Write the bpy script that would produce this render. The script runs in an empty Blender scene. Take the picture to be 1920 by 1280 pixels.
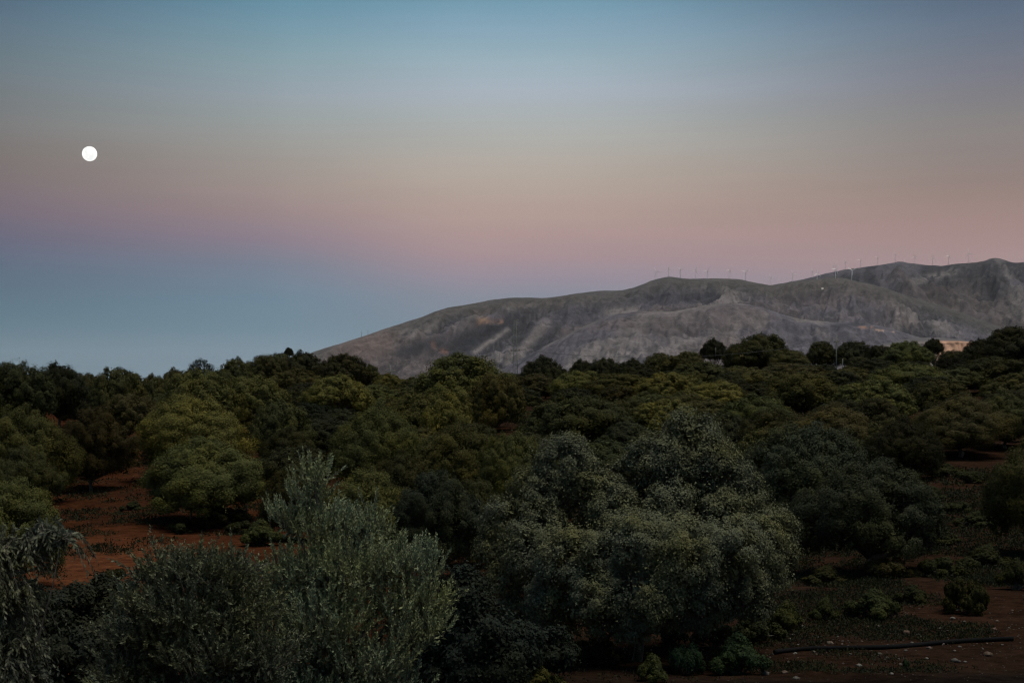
import bpy, math, random
import numpy as np
from mathutils import Vector

# ------------------------------------------------------------------ camera, sky, light
scene = bpy.context.scene
F = 2933.0            # focal length in pixels of a 1920 wide picture (55 mm on 36 mm)
HZ = 720.0            # picture row of eye level
cam_data = bpy.data.cameras.new('camera')
cam = bpy.data.objects.new('camera', cam_data)
scene.collection.objects.link(cam)
cam.location = (0, 0, 0)
cam.rotation_euler = (math.radians(90), 0, 0)
cam_data.lens = 55.0
cam_data.sensor_width = 36.0
cam_data.shift_y = 80.0 / 1920.0
cam_data.clip_start = 0.1
cam_data.clip_end = 90000
cam_data.dof.use_dof = True
cam_data.dof.focus_distance = 70
cam_data.dof.aperture_fstop = 5.6
scene.camera = cam
scene.render.dither_intensity = 2.0

def lin(c):
    c = c / 255.0
    return c / 12.92 if c <= 0.04045 else ((c + 0.055) / 1.055) ** 2.4
def L3(r, g, b): return (lin(r), lin(g), lin(b))

world = bpy.data.worlds.new('World'); scene.world = world; world.use_nodes = True
wn, wl = world.node_tree.nodes, world.node_tree.links
wn.clear()
def N(t, **k):
    n = wn.new(t)
    for a, b in k.items(): setattr(n, a, b)
    return n
def M(op, a, b=None):
    n = N('ShaderNodeMath', operation=op)
    for i, v in enumerate((a, b)):
        if v is None: continue
        if isinstance(v, (int, float)): n.inputs[i].default_value = v
        else: wl.new(v, n.inputs[i])
    return n.outputs[0]
tc = N('ShaderNodeTexCoord'); sep = N('ShaderNodeSeparateXYZ')
wl.new(tc.outputs['Generated'], sep.inputs[0])
X, Y, Z = sep.outputs
hor = M('SQRT', M('ADD', M('ADD', M('MULTIPLY', X, X), M('MULTIPLY', Y, Y)), 1e-6))
tanel = M('DIVIDE', Z, hor)                       # tangent of the elevation
azim = M('ARCTAN2', X, Y)                         # 0 = camera direction, + to the right
# faint streaks low over the horizon
RMAX = 0.26
rpos = M('DIVIDE', tanel, RMAX)
def ramp(stops):
    r = N('ShaderNodeValToRGB'); r.color_ramp.interpolation = 'EASE' if False else 'LINEAR'
    els = r.color_ramp.elements
    st = sorted(((HZ - y) / F / RMAX, c) for y, c in stops)
    els[0].position = max(0, st[0][0]); els[0].color = L3(*st[0][1]) + (1,)
    els[1].position = min(1, st[-1][0]); els[1].color = L3(*st[-1][1]) + (1,)
    for p, c in st[1:-1]:
        e = els.new(p); e.color = L3(*c) + (1,)
    wl.new(rpos, r.inputs[0])
    return r.outputs[0]
rA = ramp([(-20, (62, 85, 107)), (60, (88, 108, 126)), (130, (100, 116, 126)), (200, (109, 116, 120)), (260, (116, 115, 116)),
           (310, (119, 112, 110)), (360, (118, 107, 111)), (415, (110, 101, 116)), (460, (97, 100, 121)), (520, (86, 105, 125)),
           (600, (87, 115, 131)), (665, (97, 123, 138)), (720, (98, 122, 136))])
rB = ramp([(-20, (92, 139, 162)), (60, (120, 154, 170)), (120, (137, 161, 170)), (180, (150, 162, 171)), (230, (153, 160, 160)),
           (300, (157, 151, 146)), (355, (157, 143, 138)), (400, (154, 135, 136)), (450, (140, 126, 139)), (500, (118, 127, 144)),
           (560, (105, 130, 148)), (620, (107, 134, 150)), (665, (115, 138, 154)), (720, (115, 137, 152))])
rC = ramp([(-20, (106, 148, 170)), (60, (137, 167, 185)), (110, (152, 175, 186)), (170, (167, 178, 189)), (230, (171, 176, 175)),
           (300, (178, 171, 163)), (340, (178, 165, 155)), (400, (176, 154, 147)), (440, (172, 147, 145)), (480, (164, 141, 146)),
           (520, (148, 138, 151)), (555, (132, 136, 150)), (640, (114, 132, 148)), (720, (114, 131, 146))])
rD = ramp([(-20, (76, 93, 117)), (60, (97, 112, 131)), (120, (111, 118, 132)), (180, (123, 123, 132)), (240, (132, 128, 128)),
           (300, (140, 130, 127)), (360, (147, 129, 124)), (400, (154, 131, 126)), (440, (161, 135, 132)), (490, (166, 140, 140)),
           (560, (152, 136, 142)), (640, (134, 132, 144)), (720, (128, 130, 142))])
def mapr(v, a, b, smooth=True):
    n = N('ShaderNodeMapRange'); n.interpolation_type = 'SMOOTHSTEP' if smooth else 'LINEAR'
    n.clamp = True
    wl.new(v, n.inputs[0]); n.inputs[1].default_value = a; n.inputs[2].default_value = b
    return n.outputs[0]
def mix(f, a, b):
    n = N('ShaderNodeMix', data_type='RGBA'); n.clamp_factor = True
    wl.new(f, n.inputs[0]); wl.new(a, n.inputs[6])
    if isinstance(b, tuple): n.inputs[7].default_value = b + (1,)
    else: wl.new(b, n.inputs[7])
    return n.outputs[2]
rd = math.radians
c = mix(mapr(azim, rd(-19.5), rd(-8.0), False), rA, rB)
c = mix(mapr(azim, rd(-9.5), rd(-0.5)), c, rC)
c = mix(mapr(azim, rd(0.5), rd(18.5)), c, rD)
c = mix(mapr(M('ABSOLUTE', azim), rd(30), rd(110)), c, rC)      # the rest of the dusk sky
c = mix(mapr(tanel, 0.25, 1.8), c, L3(78, 112, 146))            # towards the zenith
mpn = N('ShaderNodeMapping'); mpn.inputs['Scale'].default_value = (3, 3, 22); wl.new(tc.outputs['Generated'], mpn.inputs[0])
skn = N('ShaderNodeTexNoise'); skn.inputs['Scale'].default_value = 2.0; skn.inputs['Detail'].default_value = 3; wl.new(mpn.outputs[0], skn.inputs['Vector'])
thin = N('ShaderNodeMapRange'); wl.new(skn.outputs['Fac'], thin.inputs[0]); thin.inputs[1].default_value = .3; thin.inputs[2].default_value = .7
thin.inputs[3].default_value = .975; thin.inputs[4].default_value = 1.025                      # faint uneven haze layers
sc_ = N('ShaderNodeVectorMath', operation='SCALE'); wl.new(c, sc_.inputs[0]); wl.new(thin.outputs[0], sc_.inputs['Scale']); c = sc_.outputs[0]
bgn = N('ShaderNodeBackground'); wl.new(c, bgn.inputs[0]); bgn.inputs[1].default_value = 1.0
wo = N('ShaderNodeOutputWorld'); wl.new(bgn.outputs[0], wo.inputs[0])

sun_d = bpy.data.lights.new('sun', 'SUN'); sun_d.energy = 4.2; sun_d.angle = rd(34); sun_d.color = (1.0, 0.91, 0.72)
sun = bpy.data.objects.new('sun', sun_d); scene.collection.objects.link(sun)
SE, SA = rd(74), rd(70)       # high soft lamp standing in for the broad overhead dusk glow
sv = Vector((math.sin(SA) * math.cos(SE), -math.cos(SA) * math.cos(SE), math.sin(SE)))
sun.rotation_euler = (-sv).to_track_quat('-Z', 'Y').to_euler()

vs = scene.view_settings
vs.view_transform = 'Standard'; vs.look = 'None'; vs.exposure = 0.0; vs.gamma = 1.0; vs.use_curve_mapping = False
cy = scene.cycles
cy.max_bounces = 5; cy.diffuse_bounces = 3; cy.glossy_bounces = 2; cy.transmission_bounces = 3
cy.volume_bounces = 1; cy.transparent_max_bounces = 4
cy.use_denoising = True; cy.pixel_filter_type = 'BLACKMAN_HARRIS'; cy.filter_width = 1.2

# ------------------------------------------------------------------ helpers
COL = scene.collection.objects
R = np.random.default_rng(11)
random.seed(5)

def mesh_np(name, v, quads=None, tris=None, mats=(), smooth=False):
    """one mesh from numpy arrays"""
    me = bpy.data.meshes.new(name)
    v = np.asarray(v, np.float32)
    me.vertices.add(len(v)); me.vertices.foreach_set('co', v.ravel())
    parts, starts, off = [], [], 0
    for f, k in ((quads, 4), (tris, 3)):
        if f is None or len(f) == 0: continue
        f = np.asarray(f, np.int32)
        parts.append(f.ravel()); starts.append(off + np.arange(len(f), dtype=np.int32) * k); off += len(f) * k
    li = np.concatenate(parts); st = np.concatenate(starts)
    me.loops.add(len(li)); me.loops.foreach_set('vertex_index', li)
    me.polygons.add(len(st)); me.polygons.foreach_set('loop_start', st)
    me.update(calc_edges=True); me.validate()
    if smooth: me.polygons.foreach_set('use_smooth', np.ones(len(me.polygons), bool))
    for m in mats: me.materials.append(m)
    return me

def ob(name, data, parent=None, color=None):
    o = bpy.data.objects.new(name, data); COL.link(o)
    if parent is not None: o.parent = parent
    if color: o.color = tuple(color) + (1,)
    return o
def tag(o, label=None, cat=None, group=None, kind=None):
    if label: o['label'] = label
    if cat: o['category'] = cat
    if group: o['group'] = group
    if kind: o['kind'] = kind
    return o

def vnoise(x, y, seed=0):
    xi = np.floor(x).astype(np.int64); yi = np.floor(y).astype(np.int64)
    xf = x - xi; yf = y - yi
    u = xf * xf * (3 - 2 * xf); w = yf * yf * (3 - 2 * yf)
    def h(a, b):
        n = (a * 374761393 + b * 668265263 + seed * 974711) & 0xffffffff
        n = ((n ^ (n >> 13)) * 1274126177) & 0xffffffff
        n = n ^ (n >> 16)
        return (n & 0xffff) / 65535.0
    return (h(xi, yi) * (1 - u) + h(xi + 1, yi) * u) * (1 - w) + (h(xi, yi + 1) * (1 - u) + h(xi + 1, yi + 1) * u) * w
def fbm(x, y, o=4, seed=0, gain=0.5):
    s, a, t = 0, 1.0, 0
    for i in range(o):
        s = s + a * vnoise(x, y, seed + i * 17); t += a; a *= gain; x = x * 2.03 + 7.1; y = y * 2.03 + 3.3
    return s / t
def ridged(x, y, o=4, seed=0):
    s, a, t = 0, 1.0, 0
    for i in range(o):
        s = s + a * (1 - np.abs(2 * vnoise(x, y, seed + i * 31) - 1)); t += a; a *= 0.5; x = x * 2.1 + 5; y = y * 2.1 + 9
    return s / t
def sstep(a, b, x):
    t = np.clip((x - a) / (b - a), 0, 1); return t * t * (3 - 2 * t)

# ------------------------------------------------------------------ materials
def mat(name):
    m = bpy.data.materials.new(name); m.use_nodes = True
    nt = m.node_tree; b = nt.nodes['Principled BSDF']
    return m, nt, b
def mnode(nt, t, **k):
    n = nt.nodes.new(t)
    for a, b in k.items(): setattr(n, a, b)
    return n
def mmul(nt, a, b, fac=1.0, op='MULTIPLY'):
    n = mnode(nt, 'ShaderNodeMix', data_type='RGBA', blend_type=op); n.inputs[0].default_value = fac
    for i, v in ((6, a), (7, b)):
        if isinstance(v, tuple): n.inputs[i].default_value = v + (1,)
        else: nt.links.new(v, n.inputs[i])
    return n.outputs[2]

def leaf_material(name, transl=0.22, rough=0.7, spread=(0.50, 0.92), spec=0.05):
    m, nt, b = mat(name)
    oi = mnode(nt, 'ShaderNodeObjectInfo'); ge = mnode(nt, 'ShaderNodeNewGeometry')
    cr = mnode(nt, 'ShaderNodeMapRange'); nt.links.new(ge.outputs['Random Per Island'], cr.inputs[0])
    cr.inputs[3].default_value = spread[0]; cr.inputs[4].default_value = spread[1]
    v = mnode(nt, 'ShaderNodeVectorMath', operation='SCALE')
    nt.links.new(oi.outputs['Color'], v.inputs[0]); nt.links.new(cr.outputs[0], v.inputs['Scale'])
    # some leaves yellower than others, patch by patch
    tx = mnode(nt, 'ShaderNodeTexCoord'); no = mnode(nt, 'ShaderNodeTexNoise'); no.inputs['Scale'].default_value = 1.3
    nt.links.new(tx.outputs['Object'], no.inputs['Vector'])
    rr = mnode(nt, 'ShaderNodeMapRange'); rr.inputs[1].default_value = 0.4; rr.inputs[2].default_value = 0.7
    nt.links.new(no.outputs['Fac'], rr.inputs[0])
    mx = mnode(nt, 'ShaderNodeMix', data_type='RGBA', blend_type='MULTIPLY'); nt.links.new(rr.outputs[0], mx.inputs[0])
    nt.links.new(v.outputs[0], mx.inputs[6]); mx.inputs[7].default_value = (1.25, 1.12, 0.75, 1)
    nt.links.new(mx.outputs[2], b.inputs['Base Color'])
    b.inputs['Roughness'].default_value = rough; b.inputs['Specular IOR Level'].default_value = spec
    tr = mnode(nt, 'ShaderNodeBsdfTranslucent'); nt.links.new(mx.outputs[2], tr.inputs[0])
    ms = mnode(nt, 'ShaderNodeMixShader'); ms.inputs[0].default_value = transl
    nt.links.new(b.outputs[0], ms.inputs[1]); nt.links.new(tr.outputs[0], ms.inputs[2])
    nt.links.new(ms.outputs[0], nt.nodes['Material Output'].inputs[0])
    return m
M_LEAF = leaf_material('oak_leaf')
M_OLIVE = leaf_material('olive_leaf', 0.15, 0.5, (0.48, 1.0), 0.15)

def bark_material(name, c1, c2):
    m, nt, b = mat(name)
    tx = mnode(nt, 'ShaderNodeTexCoord'); mp = mnode(nt, 'ShaderNodeMapping'); mp.inputs['Scale'].default_value = (14, 14, 4)
    no = mnode(nt, 'ShaderNodeTexNoise'); no.inputs['Scale'].default_value = 1.0; no.inputs['Detail'].default_value = 6
    nt.links.new(tx.outputs['Object'], mp.inputs[0]); nt.links.new(mp.outputs[0], no.inputs['Vector'])
    cr = mnode(nt, 'ShaderNodeValToRGB'); cr.color_ramp.elements[0].position = .35; cr.color_ramp.elements[1].position = .68
    cr.color_ramp.elements[0].color = c1 + (1,); cr.color_ramp.elements[1].color = c2 + (1,)
    nt.links.new(no.outputs['Fac'], cr.inputs[0]); nt.links.new(cr.outputs[0], b.inputs['Base Color'])
    bp = mnode(nt, 'ShaderNodeBump'); bp.inputs['Strength'].default_value = 0.7; bp.inputs['Distance'].default_value = 0.03
    nt.links.new(no.outputs['Fac'], bp.inputs['Height']); nt.links.new(bp.outputs[0], b.inputs['Normal'])
    b.inputs['Roughness'].default_value = 0.9
    return m
M_BARK = bark_material('oak_bark', (0.018, 0.015, 0.013), (0.06, 0.05, 0.042))
M_BARKP = bark_material('pale_bark', (0.06, 0.05, 0.042), (0.15, 0.13, 0.11))

def attr_material(name, scale, bump, rough=0.95, lo=0.72, hi=1.25, dist=0.05):
    """base colour from a colour attribute 'tone', broken up by noise"""
    m, nt, b = mat(name)
    at = mnode(nt, 'ShaderNodeAttribute', attribute_name='tone')
    tx = mnode(nt, 'ShaderNodeTexCoord')
    n1 = mnode(nt, 'ShaderNodeTexNoise'); n1.inputs['Scale'].default_value = scale; n1.inputs['Detail'].default_value = 8
    n1.inputs['Roughness'].default_value = 0.65
    nt.links.new(tx.outputs['Object'], n1.inputs['Vector'])
    mr = mnode(nt, 'ShaderNodeMapRange'); mr.inputs[1].default_value = .3; mr.inputs[2].default_value = .7
    mr.inputs[3].default_value = lo; mr.inputs[4].default_value = hi
    nt.links.new(n1.outputs['Fac'], mr.inputs[0])
    v = mnode(nt, 'ShaderNodeVectorMath', operation='SCALE')
    nt.links.new(at.outputs['Color'], v.inputs[0]); nt.links.new(mr.outputs[0], v.inputs['Scale'])
    nt.links.new(v.outputs[0], b.inputs['Base Color'])
    bp = mnode(nt, 'ShaderNodeBump'); bp.inputs['Strength'].default_value = bump; bp.inputs['Distance'].default_value = dist
    nt.links.new(n1.outputs['Fac'], bp.inputs['Height']); nt.links.new(bp.outputs[0], b.inputs['Normal'])
    b.inputs['Roughness'].default_value = rough; b.inputs['Specular IOR Level'].default_value = 0.15
    return m
M_SOIL = attr_material('red_soil', 3.0, 1.0, lo=.36, hi=1.15, dist=0.12)
M_SOIL.node_tree.nodes['Principled BSDF'].inputs['Specular IOR Level'].default_value = 0.0
M_ROCK = attr_material('mountain_rock', 0.02, 1.0, lo=0.44, hi=1.04, dist=18)
M_QUARRY = attr_material('quarry_rock', 0.15, 0.5, lo=.6, hi=.95, dist=1.0)

def plain_material(name, col, rough=0.6, metal=0.0, nscale=8.0, lo=0.8, hi=1.15):
    m, nt, b = mat(name)
    tx = mnode(nt, 'ShaderNodeTexCoord'); no = mnode(nt, 'ShaderNodeTexNoise'); no.inputs['Scale'].default_value = nscale
    nt.links.new(tx.outputs['Object'], no.inputs['Vector'])
    cr = mnode(nt, 'ShaderNodeValToRGB'); cr.color_ramp.elements[0].position = .3; cr.color_ramp.elements[1].position = .7
    cr.color_ramp.elements[0].color = tuple(x * lo for x in col) + (1,); cr.color_ramp.elements[1].color = tuple(min(1, x * hi) for x in col) + (1,)
    nt.links.new(no.outputs['Fac'], cr.inputs[0]); nt.links.new(cr.outputs[0], b.inputs['Base Color'])
    b.inputs['Roughness'].default_value = rough; b.inputs['Metallic'].default_value = metal
    return m
M_TURB = plain_material('turbine_paint', (0.60, 0.56, 0.57), 0.7, 0, 0.1, 0.95, 1.03)
M_CONC = plain_material('weathered_concrete', (0.085, 0.085, 0.08), 0.9)
M_STEEL = plain_material('galvanised_steel', (0.075, 0.085, 0.07), 0.8, 0.0)
M_WIRE = plain_material('cable_black', (0.035, 0.035, 0.04), 0.6)
M_HOSE = plain_material('black_hose', (0.004, 0.004, 0.005), 0.9)
M_HOSE.node_tree.nodes['Principled BSDF'].inputs['Specular IOR Level'].default_value = 0.05
M_WHITE = plain_material('white_wall', (0.75, 0.73, 0.70), 0.8)
M_INS = plain_material('insulator_porcelain', (0.16, 0.12, 0.10), 0.25)

def stone_material():
    m, nt, b = mat('field_stone')
    oi = mnode(nt, 'ShaderNodeObjectInfo'); tx = mnode(nt, 'ShaderNodeTexCoord')
    ge = mnode(nt, 'ShaderNodeNewGeometry')
    no = mnode(nt, 'ShaderNodeTexNoise'); no.inputs['Scale'].default_value = 9; no.inputs['Detail'].default_value = 5
    nt.links.new(tx.outputs['Object'], no.inputs['Vector'])
    mr = mnode(nt, 'ShaderNodeMapRange'); mr.inputs[3].default_value = .6; mr.inputs[4].default_value = 1.3
    nt.links.new(no.outputs['Fac'], mr.inputs[0])
    r2 = mnode(nt, 'ShaderNodeMapRange'); r2.inputs[3].default_value = .5; r2.inputs[4].default_value = 1.4
    nt.links.new(ge.outputs['Random Per Island'], r2.inputs[0])
    mu = mnode(nt, 'ShaderNodeMath', operation='MULTIPLY'); nt.links.new(mr.outputs[0], mu.inputs[0]); nt.links.new(r2.outputs[0], mu.inputs[1])
    v = mnode(nt, 'ShaderNodeVectorMath', operation='SCALE'); nt.links.new(oi.outputs['Color'], v.inputs[0]); nt.links.new(mu.outputs[0], v.inputs['Scale'])
    nt.links.new(v.outputs[0], b.inputs['Base Color']); b.inputs['Roughness'].default_value = .8
    return m
M_STONE = stone_material()

# ------------------------------------------------------------------ ground
GY = np.array([0, 10, 20, 30, 45, 60, 80, 110, 150, 200, 250, 300, 400, 700, 1500, 40000.])
GL = np.array([-1.65, -3.2, -4.7, -5.4, -5.9, -5.9, -5.4, -4.3, -3.6, -3.0, -3.0, -4, -8, -18, -30, -60])
GM = np.array([-1.65, -3.2, -4.7, -5.35, -5.8, -5.9, -5.2, -3.8, -2.5, -1.2, -0.3, -1, -5, -16, -30, -60])
GR = np.array([-1.65, -3.2, -4.65, -5.1, -5.35, -5.0, -4.0, -2.5, -0.5, 1.5, 3, 4, 2.5, -6, -30, -60])
def ground(x, y):
    x = np.asarray(x, float); y = np.asarray(y, float)
    yy = np.abs(y)
    u = np.clip(x / (0.327 * np.maximum(yy, 18)), -1.4, 1.4)
    l, m, r = np.interp(yy, GY, GL), np.interp(yy, GY, GM), np.interp(yy, GY, GR)
    a = sstep(-1, 0.1, u); b = sstep(0.0, 1.0, u)
    z = (l * (1 - a) + m * a) * (1 - b) + r * b
    z = np.where(y < 0, -1.65 + 0.03 * np.minimum(yy, 200), z)
    amp = np.clip(yy / 30, 0.2, 1.0)
    z = z + amp * (0.5 * (fbm(x / 7.0 + 50, y / 7.0 + 50, 3, 3) - 0.5) + 0.12 * (fbm(x / 0.9 + 9, y / 0.9, 3, 8) - 0.5))
    return z
def on_ground(px, py, y0=8.0, y1=330.0):
    """where the line of sight through picture points meets the ground"""
    px = np.atleast_1d(np.asarray(px, float)); py = np.atleast_1d(np.asarray(py, float))
    k = (px - 960) / F; m = (HZ - py) / F
    ys = np.geomspace(y0, y1, 420)
    out = np.full(len(px), np.nan)
    prev = None; done = np.zeros(len(px), bool)
    for i, y in enumerate(ys):
        dlt = ground(k * y, np.full_like(k, y)) - m * y
        if i:
            hit = (~done) & (dlt >= 0)
            t = prev / (prev - dlt + 1e-9)
            out[hit] = ys[i - 1] + (y - ys[i - 1]) * np.clip(t, 0, 1)[hit]; done |= hit
        prev = dlt
    return k * out, out, ground(k * np.nan_to_num(out), np.nan_to_num(out))

def build_ground():
    ty = np.linspace(0, 1, 430)
    yp = 3 + np.concatenate([np.linspace(0, 20, 30)[:-1], 20 + np.geomspace(0.25, 1, 10)[:0], np.geomspace(20, 160, 250), np.geomspace(165, 40000, 60)])
    yn = -np.geomspace(600, 1.0, 24)
    ys = np.concatenate([yn, [1.0, 2.0], yp]); ys = np.unique(np.round(ys, 3))
    s = np.linspace(-1, 1, 310)
    xs = np.sinh(s * 8.6) * 5.6
    xs = np.sign(xs) * np.minimum(np.abs(xs), 30000)
    gx, gy = np.meshgrid(xs, ys)
    z = ground(gx, gy)
    v = np.stack([gx, gy, z], -1).reshape(-1, 3)
    ny, nx = gx.shape
    i = np.arange(ny - 1)[:, None] * nx + np.arange(nx - 1)[None]
    q = np.stack([i, i + 1, i + nx + 1, i + nx], -1).reshape(-1, 4)
    me = mesh_np('ground', v, q, mats=[M_SOIL], smooth=True)
    gx, gy = gx.ravel(), gy.ravel()
    red = np.array([0.034, 0.0125, 0.0062]); brown = np.array([0.0125, 0.0072, 0.0052]); grey = np.array([0.0080, 0.0063, 0.0056])
    n = fbm(gx / 5, gy / 5, 4, 21)[:, None]; n2 = fbm(gx / 1.3, gy / 1.3, 4, 33)[:, None]
    col = brown + (red - brown) * sstep(0.35, 0.62, n)
    # bare red slope among the trees on the left, dirt path verge on the right
    left = (sstep(0.02, -0.15, gx / np.maximum(gy, 1)) * sstep(30, 40, gy))[:, None]
    low = (sstep(66, 54, gy) * sstep(-.18, -.25, gx / np.maximum(gy, 1)))[:, None]
    col = col * (1 - left * .5) + red * 1.25 * left * .5
    col = col * (1 - low * .7) + red * 2.3 * low * .7
    right = (sstep(-4, 1, gx) * sstep(220, 150, gy))[:, None]; col = col * (1 - .85 * right) + brown * 1.3 * right
    lim = 27.2 + 0.12 * (gx - 5)
    g = (sstep(1.0, -1.2, gy - lim + 2.2 * (n[:, 0] - .5)) * sstep(-2, 3, gx))[:, None]
    col = col * (1 - g) + grey * g
    far = sstep(400, 1200, gy)[:, None]; col = col * (1 - far) + np.array([.07, .075, .05]) * far
    col = col * (0.65 + 0.7 * n2)
    at = me.color_attributes.new('tone', 'FLOAT_COLOR', 'POINT')
    at.data.foreach_set('color', np.concatenate([col, np.ones((len(col), 1))], 1).astype(np.float32).ravel())
    tag(ob('ground', me), kind='structure')
build_ground()

# ------------------------------------------------------------------ mountains
def seg(px, py, x0, y0, x1, y1, w, e=2.0):
    """soft stroke from one picture point of the slope to another"""
    dx, dy = x1 - x0, y1 - y0; t = np.clip(((px - x0) * dx + (py - y0) * dy) / (dx * dx + dy * dy + 1e-6), 0, 1)
    d = np.hypot(px - x0 - t * dx, py - y0 - t * dy)
    return np.exp(-(d / w) ** e)

def mountain(name, crest, pxs, Rr, Wf, Wb, rows, base, seed, amp, paint, slant=0.9, rfun=None):
    cx, cyy = np.array(crest, float).T
    px = np.asarray(pxs, float)
    cpy = np.interp(px, cx, cyy)
    k = np.ones(5) / 5; pad = np.concatenate([np.full(2, cpy[0]), cpy, np.full(2, cpy[-1])]); cpy = np.convolve(pad, k, 'valid')
    Rc = np.full_like(px, Rr) if rfun is None else rfun(px)
    s = np.concatenate([np.linspace(-1, 0, rows), np.linspace(0, 1, rows // 4)[1:]])
    S, P = np.meshgrid(s, px, indexing='ij')
    RC = np.broadcast_to(Rc, S.shape)
    Yd = RC + np.where(S < 0, S * Wf, S * Wb)
    Xd = (P - 960) / F * Yd
    zc = (HZ - np.broadcast_to(cpy, S.shape)) / F * RC
    t = 1 - np.abs(S)
    prof = np.where(S < 0, 0.55 * t ** 0.85 + 0.45 * sstep(0, 1, t), sstep(0, 1, t))
    z = base + (zc - base) * prof
    q = Xd - slant * (1.25 - sstep(800, 1400, P)) * (Yd - RC)
    wx = fbm(Xd / 700, Yd / 700, 3, seed + 5) * 500
    gul = ridged((q + wx) / 330, (Yd + wx) / 1000, 5, seed)
    big = fbm(Xd / 900 + 3, Yd / 600, 4, seed + 40)
    fine = ridged((Xd - .5 * slant * (Yd - RC)) / 120, Yd / 240, 4, seed + 80)
    env = np.where(S < 0, sstep(0, 0.25, t) * (1 - sstep(0.80, 1.0, t) * 0.93), 0.15)
    z = z + env * amp * (1.7 * (gul - 0.62) + 1.5 * (big - 0.5) + 1.05 * (fine - .6) + 0.42 * (ridged((Xd - .6 * slant * (Yd - RC)) / 38, Yd / 90, 3, seed + 140) - .6))
    zmax = (HZ - np.broadcast_to(cpy, S.shape)) / F * Yd - np.where(S < 0, 1 - t, 2 * (1 - t)) * 20     # no spur rises above the crest line
    sf = 14.0; z = zmax - sf * np.logaddexp(0, (zmax - z) / sf) + sf * .69 * sstep(.9, 1, t)
    PY = HZ - F * z / Yd
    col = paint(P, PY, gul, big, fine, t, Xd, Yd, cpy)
    v = np.stack([Xd, Yd, z], -1).reshape(-1, 3)
    ny, nx = S.shape
    i = np.arange(ny - 1)[:, None] * nx + np.arange(nx - 1)[None]
    f = np.stack([i, i + 1, i + nx + 1, i + nx], -1).reshape(-1, 4)
    me = mesh_np(name, v, f, mats=[M_ROCK], smooth=False)
    at = me.color_attributes.new('tone', 'FLOAT_COLOR', 'POINT')
    at.data.foreach_set('color', np.concatenate([col.reshape(-1, 3), np.ones((v.shape[0], 1))], 1).astype(np.float32).ravel())
    tag(ob(name, me), kind='structure')
    return lambda p, s0=0.0: float(np.interp(p, px, Rc))

C = lambda *a: np.array(a, float)
ROCK, MAQ_SHADE, GREEN, SCREE_LIT, EARTH, ORANGE = C(.086, .079, .104), C(.021, .022, .034), C(.058, .054, .055), C(.160, .142, .152), C(.108, .082, .084), C(.16, .105, .085)  # maquis tone doubles as gully shade, scree tone as light on the ridges
def blend(col, c2, m): return col + (c2 - col) * np.clip(m, 0, 1)[..., None]
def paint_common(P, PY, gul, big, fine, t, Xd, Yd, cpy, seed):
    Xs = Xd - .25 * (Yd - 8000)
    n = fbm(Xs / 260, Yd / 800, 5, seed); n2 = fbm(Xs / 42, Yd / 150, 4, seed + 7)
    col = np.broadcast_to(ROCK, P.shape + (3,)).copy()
    col = blend(col, SCREE_LIT, sstep(.60, .74, gul) * sstep(.42, .58, n) * .8)  # paler ridges: light on the folds put into the rock colour
    col = blend(col, MAQ_SHADE, sstep(.45, .56, n * .5 + (1 - gul) * .65) * .9)  # darker gullies: maquis, with the shade of the folds painted in
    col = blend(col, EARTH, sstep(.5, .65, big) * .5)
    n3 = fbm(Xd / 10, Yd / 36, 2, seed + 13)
    col = blend(col, MAQ_SHADE, sstep(.55, .63, n2) * .38)
    col = blend(col, MAQ_SHADE * .8, sstep(.60, .68, n3) * .45)
    col = blend(col, SCREE_LIT, sstep(.38, .30, n3) * .3 * sstep(.4, .6, n))
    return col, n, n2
def paint_main(P, PY, gul, big, fine, t, Xd, Yd, cpy):
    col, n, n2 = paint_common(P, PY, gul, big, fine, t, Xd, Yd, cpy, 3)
    below = PY - cpy[None]
    col = blend(col, GREEN, sstep(34, 8, below + 14 * (n - .5)) * .8)
    col = blend(col, EARTH * 1.15, seg(P, PY, 650, 660, 715, 640, 28) * .9)
    col = blend(col, MAQ_SHADE * .9, seg(P, PY, 755, 662, 820, 640, 15) * .9)
    col = blend(col, MAQ_SHADE * .8, seg(P, PY, 845, 655, 955, 608, 17) * 1.0)  # diagonal gully: dark scrub and its shadow painted as one stroke
    col = blend(col, MAQ_SHADE * .9, seg(P, PY, 992, 672, 1045, 614, 11) * .85)
    col = blend(col, MAQ_SHADE, seg(P, PY, 1060, 590, 1180, 572, 9) * .6)
    col = blend(col, MAQ_SHADE * 1.1, seg(P, PY, 1190, 560, 1330, 560, 12) * .55)
    w = 1 + 1.0 * (n2 - .5)
    col = blend(col, SCREE_LIT * 1.12, seg(P, PY, 890, 660, 952, 618, 4.5) * w * .8)
    col = blend(col, SCREE_LIT, seg(P, PY, 965, 672, 1022, 606, 9) * w * .7)
    col = blend(col, SCREE_LIT * 1.05, seg(P, PY, 775, 628, 815, 612, 7) * w * .8)
    col = blend(col, SCREE_LIT * 1.05, seg(P, PY, 1140, 585, 1190, 583, 9) * w * .8)
    rgh = (0.55 + 0.9 * (n2 > .45))
    col = blend(col, ORANGE, seg(P, PY, 898, 602, 914, 600, 6, 4) * rgh)
    col = blend(col, ORANGE * C(1, .95, 1.05), seg(P, PY, 922, 603, 940, 602, 4.5, 3) * rgh * .8)
    col = blend(col, C(.105, .064, .06), seg(P, PY, 812, 643, 815, 650, 5, 3) * .8)
    col = blend(col, C(.12, .068, .06), seg(P, PY, 829, 657, 836, 660, 5, 3) * .9)
    return col
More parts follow.
